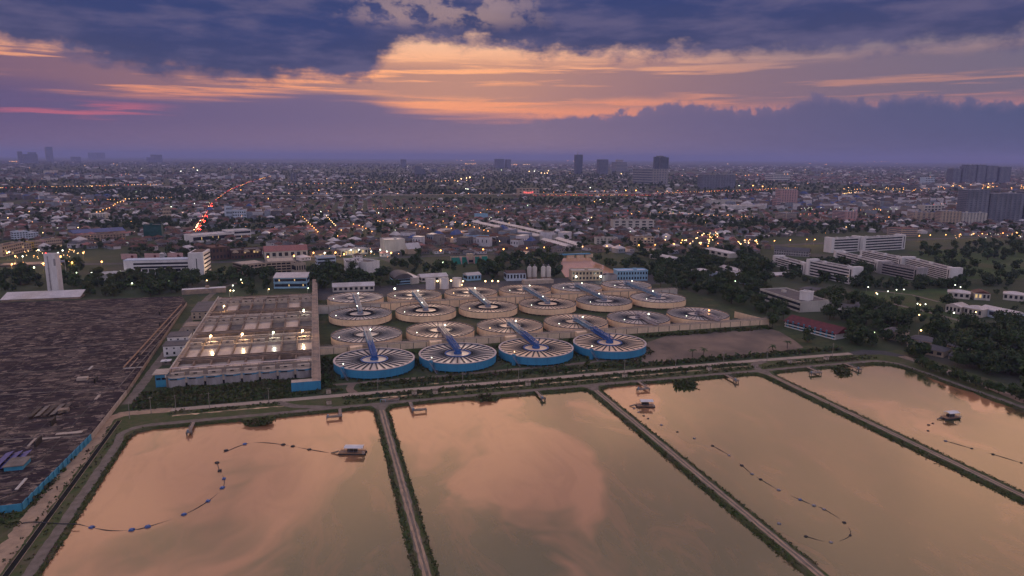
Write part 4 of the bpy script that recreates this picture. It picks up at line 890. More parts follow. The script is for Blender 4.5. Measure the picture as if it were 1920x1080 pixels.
def upole(x, y, h, i, arm=True):
    t = thing('utility_pole', 'slim concrete utility pole, %s along the pond side road from the left' % (['first', 'second', 'third', 'fourth', 'fifth', 'sixth', 'seventh', 'eighth', 'ninth', 'tenth', 'eleventh', 'twelfth', 'thirteenth'][i]), 'utility pole', (x, y, 0), 0, 'utility poles along the road')
    MB().tube([(0, 0, 0), (0, 0, h)], [0.17, 0.10], 6).build('pole', M_pole, t); MB().bar((-1.0, 0, h-0.6), (1.0, 0, h-0.6), 0.12).build('crossarm', M_pole, t)
    MB().tube([(0, -0.1, h-1.2), (0, -1.2, h-0.9)], 0.05, 5).build('lamp_arm', M_steel, t)
for i, (x, y) in enumerate(((-116.1, -51.8), (-108, -47.3), (-97.3, -47.2), (-82.4, -47.6), (-55.3, -47.4), (-2.3, -47.4), (42.1, -47.4), (73, -47.2), (135.7, -47), (167.8, -47), (199.6, -46.8), (229.5, -46.8), (276, -47.6))): upole(x, y, 8.5, i)
# a walker on the gravel road
def walker(x, y):
    t = thing('person', 'person in dark clothes walking on the gravel road', 'person', (x, y, 0.04), RAD(30))
    V = [(0, 0, 0.95), (0, 0, 1.2), (0, 0, 1.42), (0, 0, 1.52), (0, 0, 1.66), (0.11, 0, 0.9), (0.13, 0.12, 0.5), (0.13, 0.02, 0.07), (0.13, 0.16, 0.03), (-0.11, 0, 0.9), (-0.13, -0.05, 0.5), (-0.13, -0.25, 0.1), (-0.13, -0.12, 0.03), (0.2, 0, 1.4), (0.26, -0.06, 1.12), (0.27, 0.02, 0.86), (-0.2, 0, 1.4), (-0.26, 0.05, 1.12), (-0.27, 0.14, 0.88)]
    Ed = [(0, 1), (1, 2), (2, 3), (3, 4), (0, 5), (5, 6), (6, 7), (7, 8), (0, 9), (9, 10), (10, 11), (11, 12), (2, 13), (13, 14), (14, 15), (2, 16), (16, 17), (17, 18)]
    rr = [.15, .16, .14, .06, .105, .1, .075, .05, .045, .1, .075, .05, .045, .07, .05, .035, .07, .05, .035]
    me = bpy.data.meshes.new('body'); me.from_pydata(V, Ed, []); o = link('body', me, t); me.materials.append(M_black)
    sk = o.modifiers.new('skin', 'SKIN')
    for i, r in enumerate(rr): me.skin_vertices[0].data[i].radius = (r, r)
    me.skin_vertices[0].data[0].use_root = True
    o.modifiers.new('sub', 'SUBSURF').levels = 1
walker(*g(107.5, 919)[:2])

# ================================================================== trees
def crown(seed, R_, H_, n, leaf, lobes=7):
    r = np.random.default_rng(seed); C = r.normal(0, 1, (lobes, 3)); C /= np.linalg.norm(C, axis=1)[:, None]; C *= np.array((R_*0.55, R_*0.55, H_*0.3)); C[:, 2] += r.uniform(-0.1, 0.15, lobes)*H_
    rad = r.uniform(0.36, 0.58, lobes)*R_; li = r.integers(0, lobes, n); d = r.normal(0, 1, (n, 3)); d[:, 2] += 0.25; d /= np.linalg.norm(d, axis=1)[:, None]
    c = C[li]+d*(rad[li]*r.uniform(0.55, 1.08, n))[:, None]*np.array((1, 1, 0.8))
    a = r.normal(0, 1, (n, 3)); nn = d+r.normal(0, 0.55, (n, 3)); nn /= np.linalg.norm(nn, axis=1)[:, None]; a -= nn*(a*nn).sum(1)[:, None]; a /= np.linalg.norm(a, axis=1)[:, None]; b = np.cross(nn, a)
    s = leaf*r.uniform(0.55, 1.25, n)[:, None]
    V = np.stack((c-a*s*0.9-b*s*0.3, c+a*s*0.2-b*s*0.7, c+a*s*0.9+b*s*0.2, c-a*s*0.1+b*s*0.75), 1).reshape(-1, 3)
    return V
def crown_mesh(seed, R_, H_, n, leaf, m, zoff):
    V = crown(seed, R_, H_, n, leaf); V[:, 2] += zoff; return np_mesh('crown', V, np.arange(len(V)).reshape(-1, 4), [m, M_leaf[0], M_leaf[2]], np.random.default_rng(seed).choice((0, 0, 0, 1, 2), n))
def trunk_mesh(h, r, seed):
    rr = random.Random(seed); k = MB(); k.tube([(0, 0, 0), (rr.gauss(0, .12), rr.gauss(0, .12), h*0.5), (rr.gauss(0, .3), rr.gauss(0, .3), h)], [r, r*0.75, r*0.5], 6)
    for j in range(4):
        a = rr.uniform(0, 6.28); k.tube([(0, 0, h*0.7), (1.7*math.cos(a), 1.7*math.sin(a), h*1.25)], [r*0.4, r*0.15], 5)
    return k.mesh('trunk', M_trunk)
TREE = []
for q in range(8):
    R_ = (4.2, 5.0, 3.4, 4.6, 3.8, 5.4, 2.8, 4.4)[q]; H_ = R_*(1.9, 1.6, 2.3, 1.7, 2.0, 1.5, 2.6, 1.8)[q]
    TREE.append((crown_mesh(100+q, R_, H_, 620, 0.62, M_leaf[(0, 1, 2, 1, 0, 1, 0, 2)[q]], H_*0.62), trunk_mesh(H_*0.5, 0.28, q), q))
def tree_obj(x, y, s, q, label, group, name='broadleaf_tree'):
    c, tr, _ = TREE[q]; a = random.uniform(0, 6.28)
    t = thing(name, label, 'tree', (x, y, 0), a, group); t.scale = (s*random.uniform(0.9, 1.1), s*random.uniform(0.9, 1.1), s)
    link('crown', c, t); link('trunk', tr, t); return t
def palm(label, x, y, h):
    t = thing('palm_tree', label, 'palm', (x, y, 0), random.uniform(0, 6), 'palms beside the road'); MB().tube([(0, 0, 0), (0.15, 0, h*0.5), (0.1, 0.1, h)], [0.26, 0.2, 0.16], 7).build('trunk', M_trunk, t)
    for j in range(15):
        a = 2*math.pi*j/15+random.gauss(0, .12); up = random.uniform(-0.3, 0.9); k = MB(); prev = None; L_ = random.uniform(2.3, 3.1)
        for q in range(6):
            s = q/5; r = L_*s; zz = h+up*r*0.7-0.42*r*r*0.5; w = 0.38*math.sin(math.pi*min(1, s*0.85+0.12)); ca, sa = math.cos(a), math.sin(a)
            row = [(r*ca-w*sa, r*sa+w*ca, zz-0.16), (r*ca, r*sa, zz), (r*ca+w*sa, r*sa-w*ca, zz-0.16)]
            if prev: k.add(prev+row, [(0, 1, 4, 3), (1, 2, 5, 4)])
            prev = row
        k.build('frond', M_leaf[0], t)
for a in (('palm tree in front of the third blue tank', 71.3, -30, 5.5), ('left palm of the pair in front of the bare lot', 190.2, -27.5, 5.0), ('right palm of the pair in front of the bare lot', 197.2, -28.5, 5.5), ('palm tree at the right end of the bare lot', 260.4, -25, 5.0), ('short palm stump left of the rightmost palm', 249, -25.5, 3.0)): palm(*a)

# ================================================================== buildings surveyed one by one
FOOT = []        # (x, y, radius) kept free of trees and small houses
def shared_box(name, w, d, h, m): return MB().box(-w/2, w/2, 0, d, 0, h).mesh(name, m)
def block(name, label, cat, L_, R_, depth, top, wm=None, rm=None, roof='flat', floors=0, cols=0, band=False, rh=None, lit=0.0, group=None, over=0.5, par=True, h=None, sides=True, glass=None, ends=0):
    wm = wm or M_white; rm = rm or M_rgrey; glass = glass or M_glass
    P, Q = g(*L_), g(*R_); d = Q-P; w = float(np.hypot(d[0], d[1])); rz = math.atan2(d[1], d[0]); h = h or height_at(P, top)
    t = thing(name, label, cat, tuple(P), rz, group)
    rh = rh if rh is not None else (min(depth, w)*0.28 if roof in ('hip', 'gable', 'arch') else 0.0)
    hw = max(1.5, h-rh)
    MB().box(0, w, 0, depth, 0, hw).build('wall', wm, t)
    if roof == 'flat':
        MB().box(0.25, w-0.25, 0.25, depth-0.25, hw-0.5, hw+0.05).build('roof', rm, t)
        if par:
            k = MB(); e = 0.25
            k.box(-e, w+e, -e, 0.25, hw, hw+0.9); k.box(-e, w+e, depth-0.25, depth+e, hw, hw+0.9); k.box(-e, 0.25, 0.25, depth-0.25, hw, hw+0.9); k.box(w-0.25, w+e, 0.25, depth-0.25, hw, hw+0.9); k.build('parapet', wm, t)
        n = max(1, int(w/22))
        for j in range(n if w*depth > 150 else 0):
            xx = w*(j+random.uniform(0.3, 0.7))/n; MB().box(xx-1.6, xx+1.6, depth*0.45, depth*0.45+3, hw, hw+2.0).build('roof_plant', wm, t)
    elif roof in ('hip', 'gable'): MB().hip(0, w, 0, depth, hw, hw+rh, over, roof == 'gable').build('roof', rm, t)
    elif roof == 'shed':
        o = over; MB().add([(-o, -o, hw), (w+o, -o, hw), (w+o, depth+o, hw+rh+1.5), (-o, depth+o, hw+rh+1.5), (-o, -o, hw+0.25), (w+o, -o, hw+0.25), (w+o, depth+o, hw+rh+1.75), (-o, depth+o, hw+rh+1.75)], [(0, 3, 2, 1), (4, 5, 6, 7), (0, 1, 5, 4), (1, 2, 6, 5), (2, 3, 7, 6), (3, 0, 4, 7)]).build('roof', rm, t)
    elif roof == 'arch':
        n = 10; k = MB(); pr = [(w*0.5-(w*0.5+over)*math.cos(math.pi*j/n), hw+rh*math.sin(math.pi*j/n)) for j in range(n+1)]
        k.add([(x, -over, z) for x, z in pr]+[(x, depth+over, z) for x, z in pr], [(j, j+1, n+2+j, n+1+j) for j in range(n)]+[tuple(range(n, -1, -1)), tuple(range(n+1, 2*n+2))]); k.build('roof', rm, t)
    if floors:
        fh = hw/floors
        for f in range(floors):
            z0 = f*fh+fh*0.32; z1 = f*fh+fh*0.82
            if cols:
                cwid = w/cols; sm_ = shared_box('window', cwid*0.55, 0.1, z1-z0, glass)
                for c in range(cols):
                    o = link('window', sm_ if random.random() >= lit else shared_box('window', cwid*0.55, 0.1, z1-z0, L_win if L_[1] > 440 else glass), t, ((c+0.5)*cwid, -0.06, z0))
            else:
                MB().box(0.6+ends, w-0.6-ends, -0.06, 0.1, z0, z1).build('window_band', glass, t)
                if lit and random.random() < lit*3: 
                    for _ in range(max(1, int(w*lit/4))):
                        xx = random.uniform(1, w-3); MB().box(xx, xx+0.9, -0.12, 0.05, z0+0.3, z1-0.3).build('lit_window', L_win, t)
            if band: MB().box(ends-0.1, w+0.1-ends, -0.7, -0.07, f*fh-0.1, f*fh+fh*0.30).build('balcony_band', wm, t)
            if sides:
                MB().box(w-0.1, w+0.06, 1.0, depth-1.0, z0, z1).build('window_band', glass, t); MB().box(-0.06, 0.1, 1.0, depth-1.0, z0, z1).build('window_band', glass, t)
    c = P[:2]+d[:2]/2+np.array((-math.sin(rz), math.cos(rz)))*depth/2; rr = max(depth, 8)*0.62
    nn = max(1, int(w/rr)); 
    for j in range(nn+1):
        q = P[:2]+d[:2]*j/nn+np.array((-math.sin(rz), math.cos(rz)))*depth/2; FOOT.append((q[0], q[1], rr))
    return t
B = block
# --- north edge of the plant
B('plant_office', 'pale blue two storey plant office with lilac metal roof', 'building', (514, 541), (576, 540), 14, 519, M_bwall, M_rmetal, 'shed', floors=2, cols=0, lit=0.3, rh=1.2, band=True)
B('arch_workshop', 'workshop with grey barrel roof and blue base behind the tanks', 'building', (741, 534), (774, 532), 26, 514, M_bwall, M_rgrey, 'arch', floors=2, rh=5)
B('lean_to_shed', 'pale lean-to shed beside the barrel roofed workshop', 'shed', (772, 533), (786, 531), 20, 520, M_offw, M_rmetal, 'shed', rh=1)
B('long_shed', 'long low shed with pale metal roof behind the leftmost rear tank', 'shed', (624, 548), (702, 545), 14, 533, M_offw, M_rmetal, 'gable', floors=1, cols=8, rh=2.6)
B('rear_shed', 'pale roofed shed behind the three white storage tanks', 'shed', (790, 529), (840, 526), 16, 516, M_offw, M_rmetal, 'gable', floors=1, cols=6, rh=2.5)
B('blue_hut', 'small white roofed hut with blue walls right of the storage tanks', 'hut', (877, 527), (902, 525), 12, 513, M_bwall, M_rmetal, 'gable', floors=1, cols=4, rh=2)
B('chlorine_house', 'pale house with dark windows and brown roof left of the silos', 'building', (950, 527), (986, 526), 16, 509, M_whiteb, M_rbrown, 'gable', floors=1, cols=6, rh=2)
B('pump_station', 'beige pump station lit by two wall lamps in front of the canal basin', 'building', (1072, 527), (1130, 526), 14, 509, M_beige, M_offw, 'flat', floors=2, cols=9, sides=False)
B('pump_station', 'pale blue pump station to the right of the canal basin', 'building', (1157, 527), (1214, 526), 14, 509, M_bwall, M_whiteb, 'flat', floors=2, cols=11, sides=False)
B('pump_link', 'low grey link building between the two pump stations', 'building', (1131, 528), (1157, 527), 12, 518, M_cgrey, M_rgrey, 'flat')
for i, (xl, xr, yb, yt) in enumerate(((800, 818, 544, 523), (826, 843.5, 543, 522), (850, 867.5, 539, 521.5))):
    P = g((xl+xr)/2, yb); w = (xr-xl)/1300*proj(P)[2]/2; h = height_at(P, yt+1)
    t = thing('storage_tank', '%s of three white cylindrical storage tanks behind the clarifiers' % ['left', 'middle', 'right'][i], 'storage tank', (P[0], P[1]+w, 0), 0, 'white storage tanks'); FOOT.append((P[0], P[1]+w, w+4))
    MB().lathe([(w, 0), (w, h)], 32).build('shell', M_white, t, True); MB().lathe([(w+0.12, h-0.3), (w+0.12, h+0.05), (0.01, h+0.9)], 32).build('roof', M_offw, t)
    MB().lathe([(w+0.5, 0), (w+0.5, 0.4), (w, 0.4)], 32).build('plinth', M_conc, t)
    k = MB(); k.bar((w*0.8, -w*0.72, 0), (w*0.8, -w*0.72, h+0.8), 0.12); k.bar((w*0.9, -w*0.6, 0), (w*0.9, -w*0.6, h+0.8), 0.12); k.build('ladder', M_steel, t)
    if i < 2: lp = MB().tube([(w+2, 0, 0), (w+2, 0, h*0.75)], 0.1, 5).build('lamp_post', M_steel, t); bulb(L_warm, lp, (w+2, -0.5, h*0.75), 0.8); point(lp, (w+2, -1.5, h*0.75), 180, WARM)
    else: lp = MB().tube([(w*0.8, -w-1, 0), (w*0.8, -w-1, 2.5)], 0.08, 5).build('lamp_post', M_steel, t); bulb(L_warm, lp, (w*0.8, -w-1, 2.6), 0.5); point(lp, (w*0.8, -w-1.4, 2.6), 500, WARM)
S = thing('silo_group', 'four pale cylindrical silos standing in two pairs on a concrete base', 'silos', tuple(g(1010, 532))); base = g(1010, 532)
for xl in (988, 997.6, 1014, 1023.6):
    P = g(xl+4.6, 525)-base; r = 4.5/1300*proj(g(xl, 525))[2]; h = height_at(g(xl, 525), 499)
    si = MB().lathe([(r, 3.5), (r, h-1.2), (r*0.5, h), (0.01, h)], 20, (P[0], P[1], 0)).build('silo', M_offw, S, True); MB().box(P[0]-0.5, P[0]+0.5, P[1]-0.5, P[1]+0.5, h-0.1, h+1.8).build('filter_unit', M_steel, si)
    MB().box(P[0]-r*0.8, P[0]+r*0.8, P[1]-r*0.8, P[1]+r*0.8, 0, 3.5).build('support', M_conc, S)
MB().box(-15, 15, -1, 7.5, 0, 3.6).build('base_block', M_concl, S)
FOOT.append((base[0], base[1]+5, 18))
# water tower slab, sheds, canopy
t = B('water_tower', 'tall white slab water tower rising behind the reservoir', 'tower', (90, 550), (111, 550), 7, 478, M_white, M_offw, 'flat')
P, Q = g(90, 550), g(111, 550); w = np.linalg.norm(Q-P); hh = height_at(P, 478)
MB().box(w*0.30, w*0.36, -0.5, 0.05, 0, hh-1).build('ladder_shaft', M_cgrey, t); MB().box(w*0.80, w*1.0, -0.06, 0.05, hh*0.72, hh*0.9).build('window', M_cgrey, t)
for j in range(5): MB().box(w*0.27, w*0.39, -1.0, 0.0, hh*0.16*(j+1), hh*0.16*(j+1)+0.5).build('landing', M_cgrey, t)
bulb(L_red, t, (w*0.15, 1, hh+1.6), 0.5, 'warning_light')
B('reservoir_shed', 'very long pale metal roofed shed at the back of the reservoir', 'shed', (2, 566), (150, 560), 14, 551, M_conc, M_rmetal, 'shed', h=3.2, rh=2.2)
B('gate_canopy', 'long white entrance canopy behind the filter block', 'canopy', (341, 553), (424, 548), 7, 544, M_conc, M_white, 'flat', lit=0.2, par=False)
# office slab on columns
P = g(240, 519); Q = g(356, 516); d = Q-P; w = float(np.hypot(d[0], d[1])); rz = math.atan2(d[1], d[0]); h = height_at(P, 489)
t = thing('office_block', 'white modernist office slab raised on columns with a tall stair block', 'office', tuple(P), rz)
MB().box(-3, w, 0, 15, h*0.45, h).build('upper_floors', M_white, t); MB().box(-3.2, w, -0.3, 15.2, h, h+0.5).build('roof', M_whiteb, t)
MB().box(6, w-1, -0.08, 0.05, h*0.50, h*0.62).build('window_band', M_glass, t); MB().box(6, w-1, -0.08, 0.05, h*0.72, h*0.84).build('window_band', M_glass, t)
MB().box(2, w, 4, 14, 0, h*0.45).build('recessed_floor', M_glass, t)
for j in range(10): MB().box(j*(w-2)/9, j*(w-2)/9+0.8, 0.2, 1.0, 0, h*0.45).build('column', M_white, t)
MB().box(0, w, -0.1, 15, h*0.2, h*0.24).build('floor_slab', M_white, t)
P2_ = g(356, 517); Q2 = g(385, 516); h2 = height_at(P2_, 475); w2 = np.linalg.norm(Q2-P2_)
MB().box(w, w+w2, -2, 30, 0, h2).build('stair_block', M_white, t)
for f in range(5): MB().box(w+w2-0.05, w+w2+0.25, 1, 29, h2*(0.1+0.18*f), h2*(0.1+0.18*f)+1.6).build('window_band', M_glass, t)
MB().box(w+w2*0.5, w+w2*0.56, -2.08, -1.9, h2*0.2, h2*0.75).build('window_slit', M_glass, t); MB().box(w+2, w+w2-2, 3, 28, h2, h2+0.3).build('stair_roof', M_rbrown, t)
point(t, (w+w2+12, 6, 9), 6000, WARM, 1.0)
for j in range(4): FOOT.append((P[0]+d[0]*j/3, P[1]+d[1]*j/3+8, 16))
FOOT.append((Q2[0], Q2[1]+14, 22))
B('annexe', 'low white annexe left of the office slab', 'building', (170, 527), (240, 524), 16, 509, M_white, M_offw, 'flat', h=5.5)
for i, (xl, xr, yb, yt) in enumerate(((228, 258, 489, 476), (272, 300, 489, 475), (315, 344, 488, 474))):
    P, Q = g(xl, yb+4), g(xr, yb+4); d = Q-P; w = float(np.hypot(d[0], d[1])); z1 = height_at(P, yt); z0 = z1*0.4
    t = thing('billboard', '%s of three pale billboards behind the office slab' % ['left', 'middle', 'right'][i], 'billboard', tuple(P), math.atan2(d[1], d[0]), 'billboards')
    MB().box(0, w, 0, 0.5, z0, z1).build('panel', M_pink, t)
    MB().lathe([(0.01, 0), (1.5, 0), (1.5, 0.06), (0.01, 0.06)], 14).build('emblem', M_rred, t, loc=(w*0.7, -0.1, (z0+z1)/2)).rotation_euler = (RAD(90), 0, 0)
    for x in (w*0.15, w*0.5, w*0.85): MB().bar((x, 0.4, 0), (x, 0.4, z0), 0.4).build('leg', M_steel, t)
P = g(124, 514); h = height_at(P, 486); t = thing('flagpole', 'flagpole with a striped red white and blue flag beside the water tower', 'flagpole', tuple(P)); MB().tube([(0, 0, 0), (0, 0, h)], [0.28, 0.14], 6).build('pole', M_offw, t)
for j, m in enumerate((M_rred, M_white, M_rblue, M_rblue, M_white, M_rred)):
    z = h-3.2+0.5*j; MB().add([(-4.6+q*0.92, 0.25*math.sin(q*1.4), z+zz-0.12*(5-q)) for zz in (0, 0.5) for q in range(6)], [(q, q+1, q+7, q+6) for q in range(5)]).build('flag_stripe', m, t)
# --- district behind the plant, left
for a in (('shophouse_row', 'cream three storey shophouse row with two rows of windows at the left edge', (6, 482), (46, 472), 14, 463, M_beige, 3, 10), ('shophouse_row', 'cream shophouses beside the yellow one', (46, 472), (60, 470), 14, 458, M_beige, 3, 3), ('shophouse', 'narrow yellow shophouse in the row at the left', (60, 470), (65, 469.5), 14, 455, mat('yellow_paint', (0.5, 0.34, 0.06), (0.42, 0.28, 0.05), 0.3), 3, 1),
          ('shophouse_row', 'cream shophouses between the yellow and pink ones', (65, 469.5), (78, 468), 14, 454, M_beige, 3, 4), ('shophouse', 'pink shophouse in the row at the left', (78, 468), (87, 467), 14, 453, M_pink, 3, 2), ('shophouse_row', 'cream shophouses at the right end of the row', (87, 467), (117, 464), 14, 451, M_beige, 3, 8)):
    B(a[0], a[1], 'shophouse', a[2], a[3], a[4], a[5], a[6], M_rbrown, 'flat', floors=a[7], cols=a[8], lit=0.05, sides=False)
B('apartment_house', 'white four storey apartment house behind the shophouse row', 'building', (27, 452), (54, 450), 14, 436, M_whiteb, M_offw, 'flat', floors=4, cols=5); B('apartment_house', 'lower white wing right of the white apartment house', 'building', (54, 450), (73, 448), 14, 438, M_whiteb, M_offw, 'flat', floors=3, cols=4)
B('market_hall', 'long hall with dark blue metal roof among trees at left', 'hall', (138, 444), (236, 438), 40, 433, M_conc, M_rblue, 'gable', rh=4); B('flats', 'row of drab pale flats below the blue roofed hall', 'building', (152, 454), (236, 449), 12, 443, M_conc, M_rbrown, 'flat', floors=3, cols=14)
B('netted_building', 'building wrapped in dark teal construction netting', 'building', (270, 448), (304, 447), 20, 423, mat('teal_net', (0.02, 0.075, 0.07), (0.015, 0.055, 0.055), 0.3), M_rgrey, 'flat')
B('showroom', 'white flat roofed showroom with lit front among houses', 'building', (362, 456), (440, 449), 26, 443, M_white, M_rmetal, 'flat', floors=1, lit=0.3, sides=False); B('showroom', 'white angular canopy building beside the showroom', 'building', (428, 449), (471, 446), 24, 434, M_white, M_rmetal, 'flat', floors=2, lit=0.2)
B('brown_hall', 'brown brick hall with dark red flat roof beside the office stair block', 'building', (399, 489), (432, 486), 34, 466, M_rbrown, M_rterra, 'flat', floors=2, cols=5)
t = B('arcade', 'brown shopping arcade with three pale arched gables', 'building', (434, 487), (492, 483), 24, 471, M_rbrown, M_rgrey, 'flat', floors=2, cols=10, lit=0.25, sides=False)
P, Q = g(434, 487), g(492, 483); w = np.linalg.norm(Q-P); hh = height_at(P, 473)
for xx in (0.14, 0.5, 0.86):
    k = MB(); n = 10; pr = [(w*xx-w*0.1*math.cos(math.pi*j/n), w*0.09*math.sin(math.pi*j/n)) for j in range(n+1)]
    k.add([(x, -1, hh-1+z) for x, z in pr]+[(x, 0, hh-1+z) for x, z in pr], [(j, j+1, n+2+j, n+1+j) for j in range(n)]+[tuple(range(n+1)), tuple(range(2*n+1, n, -1))]); k.build('arched_gable', M_beige, t)
B('pink_roof_hall', 'long hall with pink tiled gable roof beyond the parking decks', 'building', (497, 486), (577, 482), 18, 463, M_offw, M_rpink, 'gable', floors=1, cols=7, rh=6, sides=False)
def garage(label, L_, R_, top, depth, n):
    P, Q = g(*L_), g(*R_); d = Q-P; w = float(np.hypot(d[0], d[1])); h = height_at(P, top); t = thing('parking_deck', label, 'parking deck', tuple(P), math.atan2(d[1], d[0]), 'parking decks')
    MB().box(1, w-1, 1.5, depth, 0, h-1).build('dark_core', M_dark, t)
    for j in range(n): MB().box(0, w, -0.2, 1.0, h*(j+0.55)/n, h*(j+0.9)/n).build('deck_band', M_beige, t); MB().box(0, w, 0, depth, h*(j+0.9)/n, h*(j+0.95)/n).build('deck_slab', M_concd, t)
    for j in range(7): MB().box(j*(w-0.8)/6, j*(w-0.8)/6+0.8, 0.1, 0.9, 0, h).build('column', M_beige, t)
    MB().box(2, w-2, 3, depth-2, h, h+0.2).build('top_deck', M_concl, t); FOOT.append(((P+d/2)[0], (P+d/2)[1]+depth/2, max(w, depth)*0.6))
garage('brown open parking deck behind the office trees, left one', (455, 518), (500, 513), 497, 26, 4); garage('brown open parking deck behind the blue plant office', (500, 512), (556, 509), 492, 30, 4)
B('deck_tower', 'grey ribbed stair tower at the end of the parking deck', 'tower', (556, 512), (574, 510), 12, 496, M_concl, M_concd, 'flat', floors=1, cols=4)
B('white_office', 'white three storey office with balconies among trees', 'building', (595, 503), (630, 501), 14, 484, M_whiteb, M_beige, 'flat', floors=3, band=True)
B('twin_block', 'left wing of the white twin block with dark roof', 'building', (650, 514), (673, 513), 34, 500, M_white, M_rgrey, 'flat', h=11); B('twin_block', 'right wing of the white twin block with dark roof', 'building', (688, 513), (712, 509), 34, 499, M_white, M_rgrey, 'flat', h=11); B('twin_link', 'banded white link between the wings of the twin block', 'building', (671, 509), (690, 508), 20, 492, M_white, M_rgrey, 'flat', floors=3, band=True, h=9)
B('strip_mall', 'long tan roofed strip mall with bright lamps', 'building', (583, 483), (640, 480), 16, 472, M_beige, M_rtan, 'gable', floors=1, cols=8, lit=0.5, rh=3); B('strip_mall', 'white lit shop row right of the tan roofed mall', 'building', (640, 480), (690, 476), 14, 470, M_offw, M_rmetal, 'flat', floors=1, cols=8, lit=0.6)
B('cube_hall', 'large grey box shaped hall with patterned walls', 'building', (722, 478), (760, 476), 24, 451, M_offw, M_rmetal, 'flat'); B('gable_annexe', 'white gabled annexe beside the grey box hall', 'building', (765, 477), (789, 475), 14, 457, M_beige, M_rmetal, 'gable', rh=7)
P = g(850, 496); Q = g(917, 493); d = Q-P; w = float(np.hypot(d[0], d[1])); t = thing('grandstand', 'small grandstand with teal seats facing a sports field', 'grandstand', tuple(P), math.atan2(d[1], d[0])); FOOT.append((P[0]+d[0]/2, P[1]+d[1]/2, 30))
for s in ((0, 0.22), (0.24, 0.41), (0.59, 0.77), (0.79, 1.0)):
    k = MB()
    for j in range(8): k.box(w*s[0], w*s[1], j*1.1, j*1.1+1.1, 0, 1.0+j*0.8)
    k.build('seating', M_green, t)
for x in (0.22, 0.405, 0.58, 0.77): MB().box(w*x, w*x+w*0.02, -0.2, 8.8, 0, 7.6).build('stair_aisle', M_pink, t)
MB().box(w*0.42, w*0.58, 3, 9, 0, 11).build('central_box', M_beige, t); MB().box(-1, w+1, 8.8, 9.6, 0, 8).build('rear_wall', M_beige, t); MB().box(w*0.43, w*0.57, 2.9, 3.0, 1, 4).build('tunnel', M_glass, t)
sheet('sports_field', [tuple(g(*q)[:2]) for q in ((800, 503), (930, 500), (925, 494), (810, 496))], 0.04, M_grass)
# canal basin
cp = [tuple(g(*q)[:2]) for q in ((1052, 507), (1052, 492), (1056, 484), (1106, 483), (1112, 490), (1130, 497), (1162, 513), (1150, 520), (1060, 520))]
sheet('canal_water', cp, 0.10, M_canal)
P, Q = g(1056, 485), g(1106, 483); d = Q-P; w = float(np.hypot(d[0], d[1])); t = thing('sluice_bridge', 'blue topped sluice bridge across the far end of the canal basin', 'bridge', tuple(P), math.atan2(d[1], d[0]))
h = height_at(P, 477); MB().box(-3, w+1, 0, 5, h-1.2, h).build('deck', M_blue, t)
for j in range(3): MB().box(6+j*(w-8)/2.2, 6+j*(w-8)/2.2+(w-8)/3, 1, 4, 0, h-1.2).build('pier', M_creamw, t)
# --- row houses with long white roofs
for i, (a, b, dp, top) in enumerate((((884, 423), (1006, 452), 11, 413), ((918, 421), (1036, 449), 11, 412), ((1014, 455), (1060, 468), 11, 446), ((1040, 452), (1081, 465), 11, 444))):
    t = B('row_houses', '%s long white roofed terrace of row houses beyond the sports field' % ['front left', 'rear left', 'front right', 'rear right'][i], 'row houses', a, b, dp, top, M_offw, M_rmetal, 'gable', floors=2, cols=24 if i < 2 else 10, rh=2.5, group='white terraces', sides=False)
# --- slab dormitories, right
DM = dict(floors=5, band=True, ends=4)
def dorm(label, L_, R_, top, depth=11, floors=5, wm=None, towers=(1, 1), lit=0.02):
    t = B('dormitory_slab', label, 'dormitory', L_, R_, depth, top, wm or M_white, M_rgrey, 'flat', floors=floors, band=True, ends=4, lit=lit, group='white dormitory slabs', sides=False)
    P, Q = g(*L_), g(*R_); w = float(np.hypot(*(Q-P)[:2])); h = height_at(P, top)
    if towers[0]: MB().box(-0.5, 4.5, -1.2, depth+0.5, 0, h+2.2).build('stair_tower', wm or M_white, t)
    if towers[1]: tw = MB().box(w-4.5, w+0.5, -1.2, depth+0.5, 0, h+2.5).build('stair_tower', wm or M_white, t); MB().box(w-3, w-1.5, -1.28, -1.1, 2, h).build('window_slit', M_glass, tw)
dorm('white dormitory slab at the back, left half', (1557, 474), (1612, 471), 449); dorm('white dormitory slab at the back, right half with roof turrets', (1616, 472), (1694, 467), 447)
dorm('long white dormitory slab slanting across the middle, upper half', (1611, 486), (1690, 504), 470, towers=(0, 1)); dorm('long white dormitory slab ending at the open field, lower half', (1692, 503), (1781, 528), 484, towers=(1, 1), floors=6)
dorm('white dormitory slab in front of the middle one, left half', (1564, 489), (1645, 511), 473, floors=4); dorm('grey weathered dormitory slab in front, right half', (1647, 512), (1720, 527), 493, wm=M_cgrey, floors=4)
dorm('nearest white dormitory slab, left half', (1450, 497), (1508, 514), 482, floors=4); dorm('nearest white dormitory slab, right half', (1512, 515), (1598, 534), 489, floors=5, lit=0.08)
B('long_hall', 'low grey hall behind the nearest dormitory slab', 'hall', (1451, 477), (1515, 482), 14, 462, M_cgrey, M_rgrey, 'gable', floors=2, cols=14)
